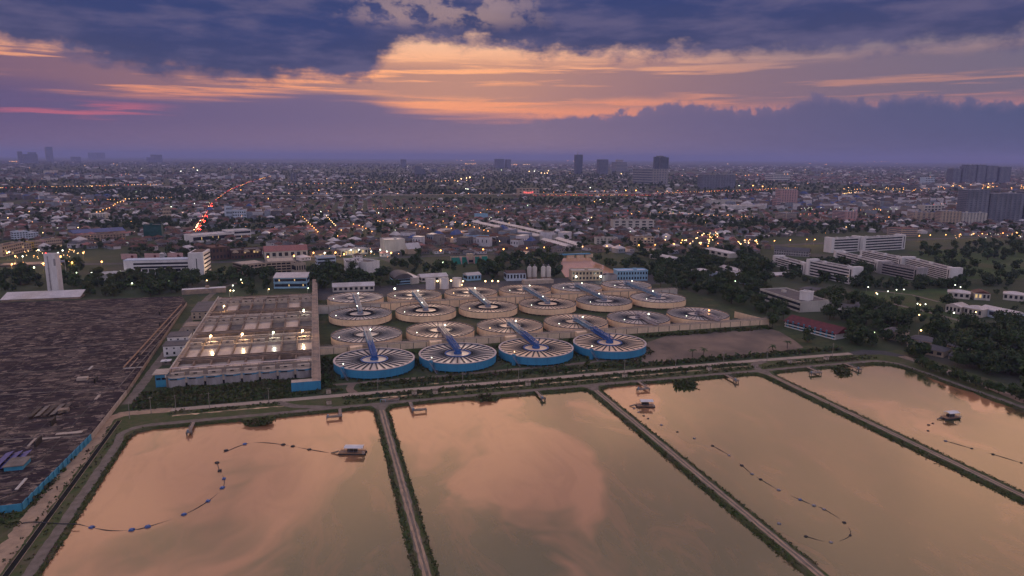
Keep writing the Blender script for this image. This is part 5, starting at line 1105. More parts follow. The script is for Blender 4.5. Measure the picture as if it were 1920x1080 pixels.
# --- school and houses, right
t = B('school_block', 'long two storey school block with purple grey flat roof and white end tower', 'school', (1424, 560), (1500, 586), 26, 543, M_offw, M_rgrey, 'flat', floors=2, band=True, sides=False)
B('school_tower', 'white stair tower at the end of the school block', 'tower', (1497, 580), (1514, 583), 8, 547, M_white, M_offw, 'flat')
t = B('red_roof_school', 'two storey blue and white building with long red tiled roof', 'building', (1472, 612), (1566, 637), 15, 592, M_white, M_rred, 'gable', floors=2, rh=4, cols=0, band=True, over=1.2, sides=False)
P, Q = g(1472, 612), g(1566, 637); w = float(np.linalg.norm(Q-P))
for j in range(9): MB().box(w*(j+0.4)/9, w*(j+0.4)/9+1.1, -0.62, -0.1, 0.5, 5.2).build('blue_panel', M_bluewall, t)
for i, (a, b, top, lab) in enumerate((((1654, 634), (1688, 641), 612, 'cream house with grey hip roof, topmost left of the hillside cluster'), ((1700, 645), (1748, 655), 627, 'grey roofed house with cream end wall in the middle of the cluster'), ((1700, 655), (1716, 659), 640, 'small cream house at the left of the cluster'), ((1722, 662), (1768, 671), 645, 'grey roofed house with rounded gable nearest the hedge'), ((1775, 650), (1808, 658), 640, 'grey roofed house partly hidden by trees at the right of the cluster'), ((1778, 672), (1798, 675), 660, 'small grey house in front of the big trees'))):
    B('bungalow', lab, 'house', a, b, 12, top, M_beige, M_rgrey, 'hip', floors=1, cols=3, rh=2.2, group='grey roofed bungalows', sides=False)
for i, (a, b, top, m, rm, lab) in enumerate((((1772, 585), (1800, 590), 567, M_offw, M_rmetal, 'pale roofed shed in the trees at right, left one'), ((1806, 590), (1840, 596), 571, M_offw, M_rmetal, 'pale roofed shed in the trees at right, middle one'), ((1835, 590), (1898, 604), 572, M_whiteb, M_rmetal, 'long bluish roofed shed in the trees at right'), ((1776, 558), (1818, 562), 543, M_offw, M_rmetal, 'white roofed shed above the field at right'), ((1826, 562), (1856, 564), 545, M_offw, M_rterra, 'orange roofed house among sheds at right'), ((1880, 562), (1919, 566), 546, M_offw, M_rmetal, 'white roofed shed at the right edge of view'),
        ((1348, 505), (1385, 514), 497, M_offw, M_rmetal, 'pale metal shed beyond the canal trees'), ((1296, 512), (1330, 518), 502, M_whiteb, M_rmetal, 'white roofed house with a lit porch beyond the tanks'), ((1350, 516), (1380, 519), 508, M_whiteb, M_rmetal, 'small white house among the right trees'), ((1386, 531), (1410, 535), 524, M_whiteb, M_rblue, 'pale blue house hidden among the right trees'), ((1447, 520), (1490, 518), 513, M_conc, M_rmetal, 'low white roofed shed below the nearest dormitory'),
        ((1218, 484), (1258, 492), 474, M_offw, M_rmetal, 'pair of pale sheds beyond the canal basin'), ((1290, 493), (1305, 494), 486, M_dark, M_rgrey, 'dark flat roofed hut beyond the canal'), ((1320, 474), (1366, 484), 463, M_offw, M_rmetal, 'long pale hall beside the lit car yard'), ((1530, 576), (1600, 584), 566, M_conc, M_rgrey, 'low grey roofed building behind the red roofed school'), ((1538, 582), (1588, 584), 576, M_beige, M_offw, 'beige walled yard behind the red roofed school'), ((1600, 580), (1640, 588), 568, M_whiteb, M_rgrey, 'grey roofed house beside the meadow fence'), ((1500, 545), (1560, 553), 537, M_conc, M_rgrey, 'long low grey roof beside the school block'))):
    B('shed' if 'shed' in lab else 'house', lab, 'shed' if 'shed' in lab else 'house', a, b, 13, top, m, rm, 'gable' if i % 2 == 0 else 'hip', floors=1, cols=4, rh=2, sides=False, lit=0.03)
# --- far high rises (each its own thing)
def tower(label, L_, R_, top, depth=None, wm=None, floors=8, cap=0, spire=0, ribs=0, roofm=None, name='high_rise'):
    P, Q = g(*L_), g(*R_); w = float(np.hypot(*(Q-P)[:2])); depth = depth or w*0.9; h = height_at(P, top)
    t = B(name, label, 'high-rise', L_, R_, depth, top, wm or M_tower, roofm or M_tower, 'flat', floors=floors, sides=True, group=None, glass=M_glassb, par=False)
    if cap: MB().box(w*0.25, w*0.75, depth*0.25, depth*0.75, h, h*(1+cap)).build('crown', wm or M_tower, t)
    if spire: MB().tube([(w*0.35, depth*0.4, h), (w*0.35, depth*0.4, h*(1+spire))], [w*0.06, w*0.01], 6).build('spire', M_steel, t)
    for j in range(ribs): x = w*(j+0.5)/ribs; MB().box(x-w*0.12/ribs*2, x+w*0.12/ribs*2, -0.6, 0.2, 0, h).build('pilaster', wm or M_tower, t)
    return t
tower('slim far high-rise with a pointed spire', (1080, 326), (1092, 326), 290, cap=0.0, spire=0.22, floors=16, wm=M_glassb)
tower('far office tower with a lit top band', (1124, 326), (1140, 326), 299, floors=10); tower('far domed white tower right of the lit office tower', (1155, 322), (1175, 322), 304, cap=0.25, floors=7, wm=M_cgrey)
tower('left of the tall dark twin towers on a wide base', (1226, 344), (1234, 344), 294, floors=18, wm=M_glassb); tower('pale middle tower behind the twin towers', (1233, 330), (1243, 330), 292, floors=14, wm=M_cgrey); tower('right of the tall dark twin towers on a wide base', (1237, 343), (1252, 343), 295, floors=18, wm=M_glassb, cap=0.03)
tower('wide grey base block under the twin towers', (1222, 345), (1252, 344), 317, floors=6, ribs=6, wm=M_cgrey); tower('wide ribbed apartment slab right of the twin towers', (1316, 354), (1378, 353), 328, depth=30, floors=8, ribs=12)
tower('stepped pinkish white hotel tower', (1462, 387), (1494, 387), 356, depth=30, floors=10, ribs=7, wm=M_pink); tower('low stepped base of the pinkish hotel tower', (1456, 388), (1464, 388), 372, depth=25, floors=5, wm=M_pink); tower('white boxy building far right of centre', (1450, 340), (1480, 340), 327, floors=4, wm=M_white)
for i, (xl, xr, yt, lab) in enumerate(((1785, 1800, 316, 'first'), (1803, 1812, 312, 'second'), (1812, 1828, 309, 'third'), (1830, 1846, 309, 'fourth'), (1848, 1868, 311, 'fifth'), (1872, 1893, 313, 'sixth'))): tower('%s from left in the far cluster of six dark apartment towers' % lab, (xl, 343), (xr, 343), yt, floors=12, ribs=2)
tower('tall dark tower at the right edge of the skyline, left one', (1808, 418), (1849, 417), 356, depth=22, floors=18, ribs=5, wm=M_tower); tower('tall dark tower at the right edge of the skyline, right one', (1852, 417), (1915, 416), 363, depth=26, floors=16, ribs=7, wm=M_tower); tower('dark tower cut by the right edge of view', (1918, 416), (1975, 416), 360, depth=26, floors=16, ribs=6, wm=M_glassb)
tower('beige apartment slab below the dark towers, left part', (1762, 421), (1800, 421), 396, depth=16, floors=9, ribs=6, wm=M_beige); tower('beige apartment slab below the dark towers, right part', (1801, 421), (1849, 421), 399, depth=16, floors=9, ribs=8, wm=M_offw); tower('brown block left of the beige apartment slabs', (1711, 415), (1751, 415), 398, depth=20, floors=6, ribs=4, wm=M_beige)
tower('pink mid rise block in the trees right of centre', (1584, 413), (1607, 412), 397, floors=6, ribs=4, wm=M_pink); tower('low block with red tiled roof beyond the dormitories', (1690, 444), (1720, 443), 429, floors=4, wm=M_beige, roofm=M_rred); tower('pale mid rise left of the brown block', (1474, 413), (1493, 412), 400, floors=5, wm=M_beige)
for (xl, xr, yb, yt, lab) in ((35, 44, 306, 284, 'left part of the hazy tower group at far left'), (45, 72, 306, 289, 'wide hazy block beside the far left tower'), (56, 70, 304, 285.5, 'square topped hazy block behind the wide one at far left'), (89.5, 101, 302.5, 275, 'lone tall hazy tower at far left'), (173, 183, 299, 286, 'left of two small hazy towers at far left'), (188, 198, 299, 286, 'right of two small hazy towers at far left'), (278, 288, 304, 295, 'low part of the hazy block left of centre'), (288, 305, 304, 290, 'high part of the hazy block left of centre'), (137, 152, 303, 294, 'faint hazy mound shaped block at far left'),
        (545, 549, 338, 325, 'left of two thin pale towers left of centre'), (551, 555, 338, 325, 'right of two thin pale towers left of centre'), (753.5, 762, 313, 299, 'faint tower just left of centre'), (778, 790, 328, 311, 'darker tower just left of centre'), (790, 798, 328, 316, 'lower block beside the darker tower'), (932, 946, 315, 298, 'left of two dark hazy blocks at centre'), (950, 958, 315, 299, 'right of two dark hazy blocks at centre'), (808, 820, 322, 317, 'low hazy block near centre')): tower(lab, (xl, yb), (xr, yb), yt, floors=8)
for (xl, xr, yb, yt, dp, wm, rm, lab) in ((89, 109, 326, 320, 30, M_offw, M_offw, 'pale box building in the left distance'), (288, 322, 353, 350.5, 20, M_rmetal, M_rmetal, 'long white roof in the left distance'), (167, 198, 412, 402, 24, M_offw, M_rmetal, 'white shed among trees at left'), (305, 322, 410, 391, 14, M_beige, M_rgrey, 'beige mid rise block beside the busy road'), (425, 436, 411, 388, 12, M_whiteb, M_offw, 'tall pale shophouse right of the busy road'), (437, 462, 412, 396, 12, M_whiteb, M_offw, 'pale shophouse group right of the busy road'), (484, 498, 402, 391, 12, M_beige, M_rtan, 'tan shophouse block left of the estate'),
        (876, 918, 457, 445, 18, M_bwall, M_rblue, 'blue and yellow school block near the row houses'), (893, 915, 410, 402, 14, M_bwall, M_rblue, 'small building with bright blue roof above the row houses'), (973, 1011, 368, 354, 22, M_beige, M_rmetal, 'pale building with a red lit sign by the expressway'), (1330, 1391, 384, 376, 20, M_offw, M_rgrey, 'long pale ribbed factory right of centre'), (1350, 1435, 393, 386, 30, M_rmetal, M_rmetal, 'wide white factory roof right of centre'), (1150, 1226, 430, 414, 20, M_offw, M_rgrey, 'white school complex in the housing area'), (1187, 1226, 461, 446, 14, M_beige, M_rbrown, 'drab apartment block near the canal'), (1118, 1158, 458, 447, 12, M_offw, M_rbrown, 'white houses near the canal'), (1732, 1770, 401, 386, 20, M_offw, M_rmetal, 'teal roofed white market near the dark towers'), (1735, 1752, 345, 333, 30, M_whiteb, M_offw, 'white block in the right distance')):
    t = B('mid_rise', lab, 'building', (xl, yb), (xr, yb-0.5), dp, yt, wm, rm, 'flat', floors=3 if yb-yt > 8 else 0, cols=6, lit=0.06, sides=False)
    if 'red lit sign' in lab: 
        for j in range(5): MB().lathe([(0.01, 0), (3.2, 0), (3.2, 0.5), (0.01, 0.5)], 10).build('sign_disc', L_signred, t, loc=(18+7*j, -0.3, 10+1.2*abs(j-2))).rotation_euler = (RAD(90), 0, 0)
# ================================================================== planting and the town around
FOOTA = np.array(FOOT)
def free(x, y, pad=0.0):
    return bool(np.all((FOOTA[:, 0]-x)**2+(FOOTA[:, 1]-y)**2 > (FOOTA[:, 2]*0.95+pad)**2))
random.seed(99)
trees = []      # (x, y, scale, kind, label, group)
TS = 1.35
def fill(poly, dens, s0, s1, kinds, label, group, cap=400):
    """trees over an area of the site plan given by its corners as surveyed from the photo"""
    W_ = [tuple(g(*q)[:2]) for q in poly]; xs = [p[0] for p in W_]; ys = [p[1] for p in W_]; n = int((max(xs)-min(xs))*(max(ys)-min(ys))*dens); c = 0
    for _ in range(n):
        x, y = random.uniform(min(xs), max(xs)), random.uniform(min(ys), max(ys))
        if inside(W_, x, y) and free(x, y): trees.append((x, y, random.uniform(s0, s1)*TS*random.choice((0.75, 1, 1, 1.25)), random.choice(kinds), label, group)); c += 1
        if c >= cap: break
G1 = 'trees behind the reservoir'; G2 = 'trees around the offices'; G3 = 'trees around the canal'; G4 = 'trees right of the tanks'; G5 = 'trees by the bungalows'; G6 = 'trees of the right hand wood'; G7 = 'field edge trees'
fill([(150, 556), (330, 556), (340, 548), (330, 522), (160, 526)], 0.012, 0.7, 1.05, (0, 2, 3, 4, 7), 'green tree in the thicket behind the reservoir', G1)
fill([(0, 548), (90, 548), (90, 520), (0, 510)], 0.008, 0.8, 1.1, (1, 3, 5), 'dark tree at the left behind the long shed', G1)
fill([(112, 545), (160, 545), (160, 500), (112, 500)], 0.006, 0.6, 0.9, (0, 1, 4), 'tree between the water tower and the thicket', G1)
fill([(330, 548), (512, 545), (512, 515), (390, 520), (330, 524)], 0.006, 0.7, 1.0, (0, 1, 3, 4), 'tree in the yard between office slab and filters', G2)
fill([(580, 545), (740, 540), (735, 512), (712, 513), (640, 515), (580, 508)], 0.008, 0.7, 1.05, (0, 1, 3, 5, 7), 'tree in the grove behind the tanks', G2)
fill([(770, 514), (935, 520), (930, 503), (800, 500), (720, 495)], 0.004, 0.7, 1.0, (1, 3, 5), 'tree in the row before the sports field', G2)
fill([(905, 525), (955, 527), (1050, 522), (1052, 490), (960, 488), (900, 500)], 0.005, 0.7, 1.1, (0, 1, 3), 'tree on the near bank left of the canal basin', G3)
fill([(1110, 488), (1230, 500), (1230, 522), (1170, 512)], 0.005, 0.6, 0.95, (0, 1, 3, 4), 'tree on the bank right of the canal basin', G3)
fill([(1230, 540), (1232, 500), (1300, 490), (1425, 495), (1440, 540), (1425, 575), (1440, 596), (1400, 580), (1310, 548)], 0.010, 0.65, 1.05, (0, 1, 3, 4, 5, 7), 'tree in the wood right of the rear tanks', G4)
fill([(1430, 606), (1470, 592), (1470, 632), (1560, 652), (1640, 655), (1670, 668), (1700, 640), (1640, 600), (1560, 590), (1600, 640), (1500, 645), (1445, 622)], 0.008, 0.55, 0.95, (1, 3, 5, 0), 'dark tree around the red roofed school', G5)
fill([(1440, 590), (1500, 560), (1600, 560), (1720, 600), (1690, 632), (1590, 612), (1480, 588)], 0.008, 0.6, 1.0, (0, 1, 3, 5), 'dark tree behind the red roofed school', G5)
fill([(1690, 630), (1780, 625), (1860, 620), (1990, 640), (1990, 770), (1850, 715), (1760, 680), (1690, 664)], 0.008, 0.7, 1.3, (1, 3, 5), 'big dark tree right of the bungalows', G6)
fill([(1720, 600), (1800, 600), (1920, 612), (1980, 640), (1860, 622), (1770, 625)], 0.005, 0.5, 0.9, (0, 1, 3), 'tree in the scrub below the sheds', G6)
fill([(1590, 532), (1780, 533), (1900, 526), (1900, 538), (1780, 546), (1600, 545)], 0.012, 0.6, 0.9, (1, 3), 'tree in the belt in front of the dormitories', G7)
fill([(1600, 560), (1920, 540), (1920, 610), (1760, 600)], 0.0009, 0.4, 0.8, (0, 1, 4), 'bushy tree on the open meadow', G7)
fill([(1440, 520), (1560, 540), (1650, 520), (1640, 512), (1560, 492), (1520, 500), (1430, 500)], 0.006, 0.6, 1.0, (1, 3), 'tree among the dormitory slabs', G7)
fill([(1700, 470), (1920, 455), (1920, 530), (1790, 525), (1720, 480)], 0.0026, 0.5, 1.25, (0, 1, 3), 'tree on the grassland beyond the dormitories', G7)
fill([(1640, 560), (1700, 585), (1830, 645), (1920, 690), (1920, 680), (1840, 632), (1720, 575)], 0.0025, 0.35, 0.6, (0, 4), 'low tree along the meadow path', G7)
trees.append((g(472, 555)[0], g(472, 555)[1], 1.15, 5, 'large round tree standing alone behind the filter block', G2)); trees.append((120, -29.5, 0.62, 2, 'small tree in front of the rightmost blue tank', 'tree beside the blue tanks'))
for x in (130, 213, 232, 250, 262, 275): trees.append((x, 25.5, 0.3, random.choice((1, 3)), 'shrub at the foot of the cream channel wall', 'wall shrubs'))
fill([(1180, 480), (1430, 470), (1430, 500), (1240, 505)], 0.003, 0.6, 1.0, (0, 1, 3, 5), 'tree among the sheds beyond the canal', G3)
fill([(360, 478), (395, 478), (395, 505), (330, 510)], 0.004, 0.5, 0.8, (0, 1), 'tree behind the office slab', G2)
# hedge along the right pond
for y in np.arange(-300, -74, 2.2): trees.append((random.uniform(308, 314)-0.02*(y+75), y, random.uniform(0.45, 0.8), random.choice((0, 2, 4)), 'bushy shrub in the hedge along the right pond road', 'hedge along the right pond'))
# town: districts of houses laid out on crooked street grids
NB = 46; DC = []; random.seed(31)
for _ in range(NB):
    px, py = random.uniform(-60, 1980), 312+170*random.random()**0.7; p = g(px, py); DC.append((p[0], p[1], random.uniform(0, 1.57), random.choice(('estate', 'estate', 'mixed', 'mixed', 'town', 'green'))))
for (px, py, k_) in ((620, 440, 'estate'), (560, 430, 'estate'), (850, 440, 'estate'), (760, 420, 'estate'), (1120, 430, 'mixed'), (1300, 430, 'estate'), (1420, 440, 'mixed'), (640, 405, 'mixed'), (460, 400, 'town'), (110, 420, 'mixed'), (250, 420, 'green'), (1100, 375, 'green'), (1000, 345, 'green'), (800, 345, 'green'), (1620, 440, 'green'), (1800, 450, 'green'), (700, 350, 'green'), (1550, 385, 'town'), (1350, 400, 'mixed'), (1000, 400, 'estate')):
    p = g(px, py); DC.append((p[0], p[1], random.uniform(0, 1.57), k_))
DCA = np.array([(a, b) for a, b, _, _ in DC])
NOBUILD = [[(1430, 640), (1430, 448), (1560, 440), (1700, 436), (1990, 452), (1990, 800)], [(1030, 520), (1045, 474), (1125, 474), (1180, 520)], [(-80, 570), (-80, 476), (240, 470), (240, 520), (360, 490), (640, 484), (800, 480), (960, 476), (1240, 478), (1430, 478), (1430, 640)],
           [(362, 434), (376, 434), (404, 374), (396, 374)], [(720, 375), (1210, 372), (1210, 366), (720, 368)], [(0, 378), (75, 374), (70, 384), (0, 390)]]
def blocked(px, py): return any(inside(q, px, py) for q in NOBUILD)
houses = []     # (x, y, w, d, h, rz, wallidx, roofidx, hip)
HW = [mat('town_wall_%d' % i, c, None, 0.2, rough=0.9) for i, c in enumerate(((0.24, 0.215, 0.21), (0.19, 0.15, 0.13), (0.24, 0.26, 0.31), (0.14, 0.13, 0.14), (0.58, 0.54, 0.58)))]; HR = [M_rterra, M_rbrown, M_rtan, M_rgrey, M_rmetal, M_rblue, M_rpink]
HRN = ['terracotta', 'dark brown', 'tan', 'grey', 'pale metal', 'blue', 'pink']
right = np.array((math.cos(YAW), -math.sin(YAW))); fwd = np.array((math.sin(YAW), math.cos(YAW)))
def wpt(dep, lat): return CAM[:2]+fwd*dep+right*lat
ctrees = []
def gen(d0, d1, step, scale, prob, tprob):
    for di in np.arange(d0, d1, step):
        for la in np.arange(-0.80*di, 0.80*di, step):
            p = wpt(di+random.uniform(-.35, .35)*step, la+random.uniform(-.35, .35)*step); x, y = p
            k_ = int(np.argmin((DCA[:, 0]-x)**2+(DCA[:, 1]-y)**2)); cx, cy, ang, ty = DC[k_]
            px, py, dep = proj((x, y, 0))
            if py > 500 or blocked(px, py): continue
            r = random.random()
            pr = prob*{'estate': 1.0, 'mixed': 0.72, 'town': 0.9, 'green': 0.16}[ty]; tp = tprob*{'estate': 0.45, 'mixed': 0.9, 'town': 0.5, 'green': 2.2}[ty]
            # streets: snap rows to the district's grid
            ca, sa = math.cos(ang), math.sin(ang); u = (x-cx)*ca+(y-cy)*sa; v = -(x-cx)*sa+(y-cy)*ca; sp = 17*scale
            if r < pr:
                u = round(u/sp)*sp+random.uniform(-2, 2); v = (round(v/(sp*1.25)))*sp*1.25+random.uniform(-1.5, 1.5)
                x = cx+u*ca-v*sa; y = cy+u*sa+v*ca
                if not free(x, y, 6): continue
                if ty == 'estate': ri = random.choice((0, 0, 0, 1, 1, 2, 6, 3)); w, d_, h = random.uniform(9, 13), random.uniform(8, 11), random.uniform(4.5, 6.5)
                elif ty == 'town': ri = random.choice((3, 3, 4, 1, 0, 5)); w, d_, h = random.uniform(9, 22), random.uniform(9, 16), random.uniform(7, 15)
                else: ri = random.choice((0, 1, 1, 2, 3, 3, 4, 4, 0)); w, d_, h = random.uniform(8, 16), random.uniform(7, 13), random.uniform(4, 9)
                houses.append((x, y, w*scale, d_*scale, h*(0.5+0.5*scale) if scale > 1 else h, ang+(0 if random.random() < .7 else 1.57), random.choice((0, 1, 2, 3, 4, 4)), ri, not (ty == 'town' and random.random() < .6), dep, px))
            elif random.random() < tp and free(x, y, 3): ctrees.append((x, y, random.uniform(0.55, 1.1)*(1+0.35*(scale-1)), random.choice((0, 1, 3, 5, 1)), dep))
gen(780, 1500, 14.5, 1.0, 0.58, 0.75); gen(1500, 2600, 21, 1.12, 0.54, 0.8); gen(2600, 5200, 44, 1.7, 0.5, 0.75); gen(5200, 12500, 125, 3.2, 0.5, 0.7)
# drop overlapping snapped houses
seen = {}; hs = []
for h in sorted(houses, key=lambda q: q[9]):
    key = (round(h[0]/(h[2]*0.85)), round(h[1]/(h[2]*0.85)))
    if key in seen: continue
    seen[key] = 1; hs.append(h)
houses = hs
infr = [h for h in houses if 0 < h[10] < 1920]; near = set(id(h) for h in infr[:300])
HM = {}
def region(px): return 'left of busy road' if px < 380 else ('in estate behind shopping strip' if px < 700 else ('in estate near white terraces' if px < 1050 else ('beyond the canal' if px < 1430 else 'behind the dormitories')))
V = []; Fq = []; MIq = []; off = 0
def house_geo(h):
    x, y, w, d_, hh, a, wi, ri, hip, _, _ = h; ca, sa = math.cos(a), math.sin(a); o = 0.6; hw = hh*0.68 if hip else hh
    def T(px, py, pz): return (x+px*ca-py*sa, y+px*sa+py*ca, pz)
    w2, d2 = w/2, d_/2
    v = [T(-w2, -d2, 0), T(w2, -d2, 0), T(w2, d2, 0), T(-w2, d2, 0), T(-w2, -d2, hw), T(w2, -d2, hw), T(w2, d2, hw), T(-w2, d2, hw)]
    f = [(0, 1, 5, 4), (1, 2, 6, 5), (2, 3, 7, 6), (3, 0, 4, 7)]; m = [wi]*4
    ins = d2 if hip else 0.0; zr = hh if hip else hh+0.3; k = 8
    if hip:
        v += [T(-w2-o, -d2-o, hw-0.15), T(w2+o, -d2-o, hw-0.15), T(w2+o, d2+o, hw-0.15), T(-w2-o, d2+o, hw-0.15), T(-max(0.3, w2-ins), 0, zr+hh*0.12), T(max(0.3, w2-ins), 0, zr+hh*0.12)]
        f += [(8, 9, 13, 12), (9, 10, 13, 13), (10, 11, 12, 13), (11, 8, 12, 12)]
    else:
        v += [T(-w2-.2, -d2-.2, hw+0.02), T(w2+.2, -d2-.2, hw+0.02), T(w2+.2, d2+.2, hw+0.02), T(-w2-.2, d2+.2, hw+0.02), T(0, 0, hw+0.02), T(0, 0, hw+0.02)]
        f += [(8, 9, 10, 11)]
    m += [5+ri]*(len(f)-4)
    return v, f, m
quads = []
for h in houses:
    if id(h) in near:
        x, y, w, d_, hh, a, wi, ri, hip, dep, px = h; rn = HRN[ri]; hw = hh*0.68 if hip else hh
        key = (round(w), round(d_), round(hh), wi, ri, hip)
        if key not in HM:
            w_, dd, h_ = key[0], key[1], key[2]; z = h_*0.68 if hip else h_
            wm_ = MB().box(-w_/2, w_/2, -dd/2, dd/2, 0, z).mesh('wall', HW[wi])
            rm_ = (MB().hip(-w_/2, w_/2, -dd/2, dd/2, z-0.1, h_*1.12, 0.7) if hip else MB().box(-w_/2-.2, w_/2+.2, -dd/2-.2, dd/2+.2, z, z+0.35)).mesh('roof', HR[ri])
            win = MB(); 
            for j in range(3):
                xx = -w_/2+w_*(j+0.5)/3; win.box(xx-0.7, xx+0.7, -dd/2-0.06, dd/2+0.06, z*0.4, z*0.72)
            HM[key] = (wm_, rm_, win.mesh('windows', M_glass))
        lab = '%s %s roofed house %s' % (rn, 'hip' if hip else 'flat', region(px))
        t = link('town_house', HM[key][0], None, (x, y, 0), rz=a); tag(t, lab, 'house', '%s %s roofed houses %s' % (rn, 'hip' if hip else 'flat', region(px)))
        link('roof', HM[key][1], t); stuff(link('windows', HM[key][2], t))
    else:
        v, f, m = house_geo(h); V += v; Fq += [tuple(i+off for i in q) for q in f]; MIq += m; off += len(v)
me = bpy.data.meshes.new('town_houses'); 
me.from_pydata(V, [], [tuple(dict.fromkeys(q)) for q in Fq])
for m in HW+HR: me.materials.append(m)
me.polygons.foreach_set('material_index', MIq); me.update()
o = stuff(link('town_houses', me)); o['label'] = 'sea of small town houses stretching to the hazy horizon'; o['category'] = 'houses'
# trees: nearest ones individually, the rest as one mass
allt = [(x, y, s, q, lab, gr, proj((x, y, 0))) for (x, y, s, q, lab, gr) in trees]
allt = [a for a in allt if -60 < a[6][0] < 1990 and a[6][1] < 1150]
allt.sort(key=lambda a: a[6][2]/a[2])
ind = [a for a in allt if 0 <= a[6][0] <= 1920 and a[6][1] < 1080][:300]; idset = set(id(a) for a in ind)
for (x, y, s, q, lab, gr, _) in ind: tree_obj(x, y, s, q, lab, gr, 'shrub' if 'shrub' in lab else 'broadleaf_tree')
rest = [(x, y, s, q, pr[2]) for a in allt if id(a) not in idset for (x, y, s, q, lab, gr, pr) in [a]]+ctrees
def mass(name, items, nleaf, leaf, label):
    T_ = [crown(300+q, 4.4, 8.0, nleaf, leaf, 6)+np.array((0, 0, 5.0)) for q in range(6)]
    Vs = []; MI = []
    for (x, y, s, q, dep) in items:
        a = random.uniform(0, 6.28); c_, s_ = math.cos(a), math.sin(a); v = T_[q % 6]
        sx = s*random.uniform(0.85, 1.25); Vs.append(np.stack((x+(v[:, 0]*c_-v[:, 1]*s_)*sx, y+(v[:, 0]*s_+v[:, 1]*c_)*sx, v[:, 2]*s*random.uniform(0.85, 1.15)), 1)); MI.append(np.where(RNG.random(nleaf) < 0.72, (0, 1, 2, 1, 0, 1, 0, 2)[q], RNG.integers(0, 3, nleaf)))
    Vs = np.concatenate(Vs); o = stuff(link(name, np_mesh(name, Vs, np.arange(len(Vs)).reshape(-1, 4), M_leaf, np.concatenate(MI)))); o['label'] = label; o['category'] = 'trees'; return o
mass('treeline', [a for a in rest if a[4] < 1500], 170, 1.05, 'mass of trees between the houses behind the plant'); mass('far_treeline', [a for a in rest if 1500 <= a[4] < 2700], 70, 1.6, 'distant mass of trees among the suburbs'); mass('horizon_woods', [a for a in rest if a[4] >= 2700], 26, 2.6, 'hazy belts of trees towards the horizon')
print('houses', len(houses), 'trees', len(allt), 'ctrees', len(ctrees), 'ind', len(ind))

# ================================================================== roads, lamps and traffic of the town
def pxroad(name, pts_, w, m, z=0.06): return strip(name, [tuple(g(*q)[:2]) for q in pts_], w, z, m, 0.1, 25)
pxroad('town_road', [(366, 436), (372, 428), (384, 405), (396, 382), (405, 374), (430, 356), (470, 340), (520, 327)], 16, M_asph)
pxroad('town_road', [(-20, 500), (120, 496), (240, 494), (400, 492), (600, 487), (760, 482), (860, 478)], 14, M_asph); pxroad('town_road', [(860, 478), (1000, 472), (1150, 468), (1300, 465), (1450, 460), (1640, 452), (1800, 446), (1960, 440)], 14, M_asph)
pxroad('town_road', [(720, 484), (740, 492)], 12, M_asph); pxroad('estate_road', [(540, 402), (560, 420), (598, 436)], 7, M_conc); pxroad('estate_road', [(535, 430), (552, 448)], 7, M_conc)
pxroad('meadow_path', [(1560, 548), (1640, 562), (1740, 585), (1830, 610), (1920, 648)], 5, M_dirt2); pxroad('meadow_path', [(1640, 545), (1710, 553), (1760, 566)], 4, M_dirt2); pxroad('car_park', [(0, 497), (120, 492)], 30, M_conc); pxroad('east_street', [(1690, 668), (1760, 690), (1830, 716), (1925, 755)], 6, M_conc)
sheet('meadow', [tuple(g(*q)[:2]) for q in ((1590, 548), (1800, 540), (1860, 548), (1740, 575), (1830, 600), (1900, 640), (1830, 630), (1720, 588))], 0.03, mat('meadow_grass', (0.05, 0.085, 0.02), (0.035, 0.06, 0.016), 0.05, rough=1, c3=(0.065, 0.07, 0.025), s3=0.02))
sheet('meadow', [tuple(g(*q)[:2]) for q in ((1700, 472), (1930, 458), (1930, 525), (1790, 522), (1720, 484))], 0.03, MATS['meadow_grass'])
# expressway on piers
A_, B_ = g(470, 372), g(1290, 366); t = thing('expressway', 'long elevated expressway crossing the middle distance with lamps', 'expressway', (A_[0], A_[1], 0)); D_ = B_-A_
L_ex = float(np.hypot(D_[0], D_[1])); t.rotation_euler = (0, 0, math.atan2(D_[1], D_[0])); MB().box(0, L_ex, -7, 7, 6.5, 8.2).build('deck', M_conc, t); MB().box(0, L_ex, -7.3, -7.0, 6.3, 9.2).build('parapet', M_concl, t)
pm_ = MB().box(-1.2, 1.2, -3, 3, 0, 6.5).mesh('pier', M_conc)
for j in range(int(L_ex/45)): link('pier', pm_, t, (20+j*45, 0, 0))
polem = MB().tube([(0, 0, 0), (0, 0, 8.6)], [0.14, 0.08], 5).mesh('pole', M_pole); armm = MB().bar((0, 0, 8.5), (0.9, -0.9, 8.7), 0.12).mesh('arm', M_pole)
LAMPN = 0
def slamp(px, py, m, label, group, r=0.55, pw=0, col=SOD, hz=8.6):
    """street lamp whose head is seen at that pixel"""
    global LAMPN
    p = g(px, py, hz); dep = proj(p)[2]; t = thing('street_lamp', label, 'street lamp', (p[0], p[1], 0), 0, group); LAMPN += 1
    o = link('pole', polem, t); o.scale = (1, 1, hz/8.6); link('arm', armm, t, (0, 0, hz-8.6))
    bulb(m, t, (0.9, -0.9, hz), r*max(1.0, dep/1400.0), 'lamp_head')
    if pw: point(t, (0.9, -0.9, hz-1.0), pw, col)
def crop(x0, lst): return [(x0+a/4.0, 260+b/4.0) for a, b in lst]
for q in crop(0, [(670, 570), (697, 560), (723, 550), (748, 545), (770, 534), (797, 525), (818, 519), (848, 500), (860, 490), (880, 478), (900, 473), (925, 470), (938, 452)]): slamp(q[0], q[1], L_sod, 'orange street lamp in the curving row left of the busy road', 'curving lamp row', 0.55, 1200)
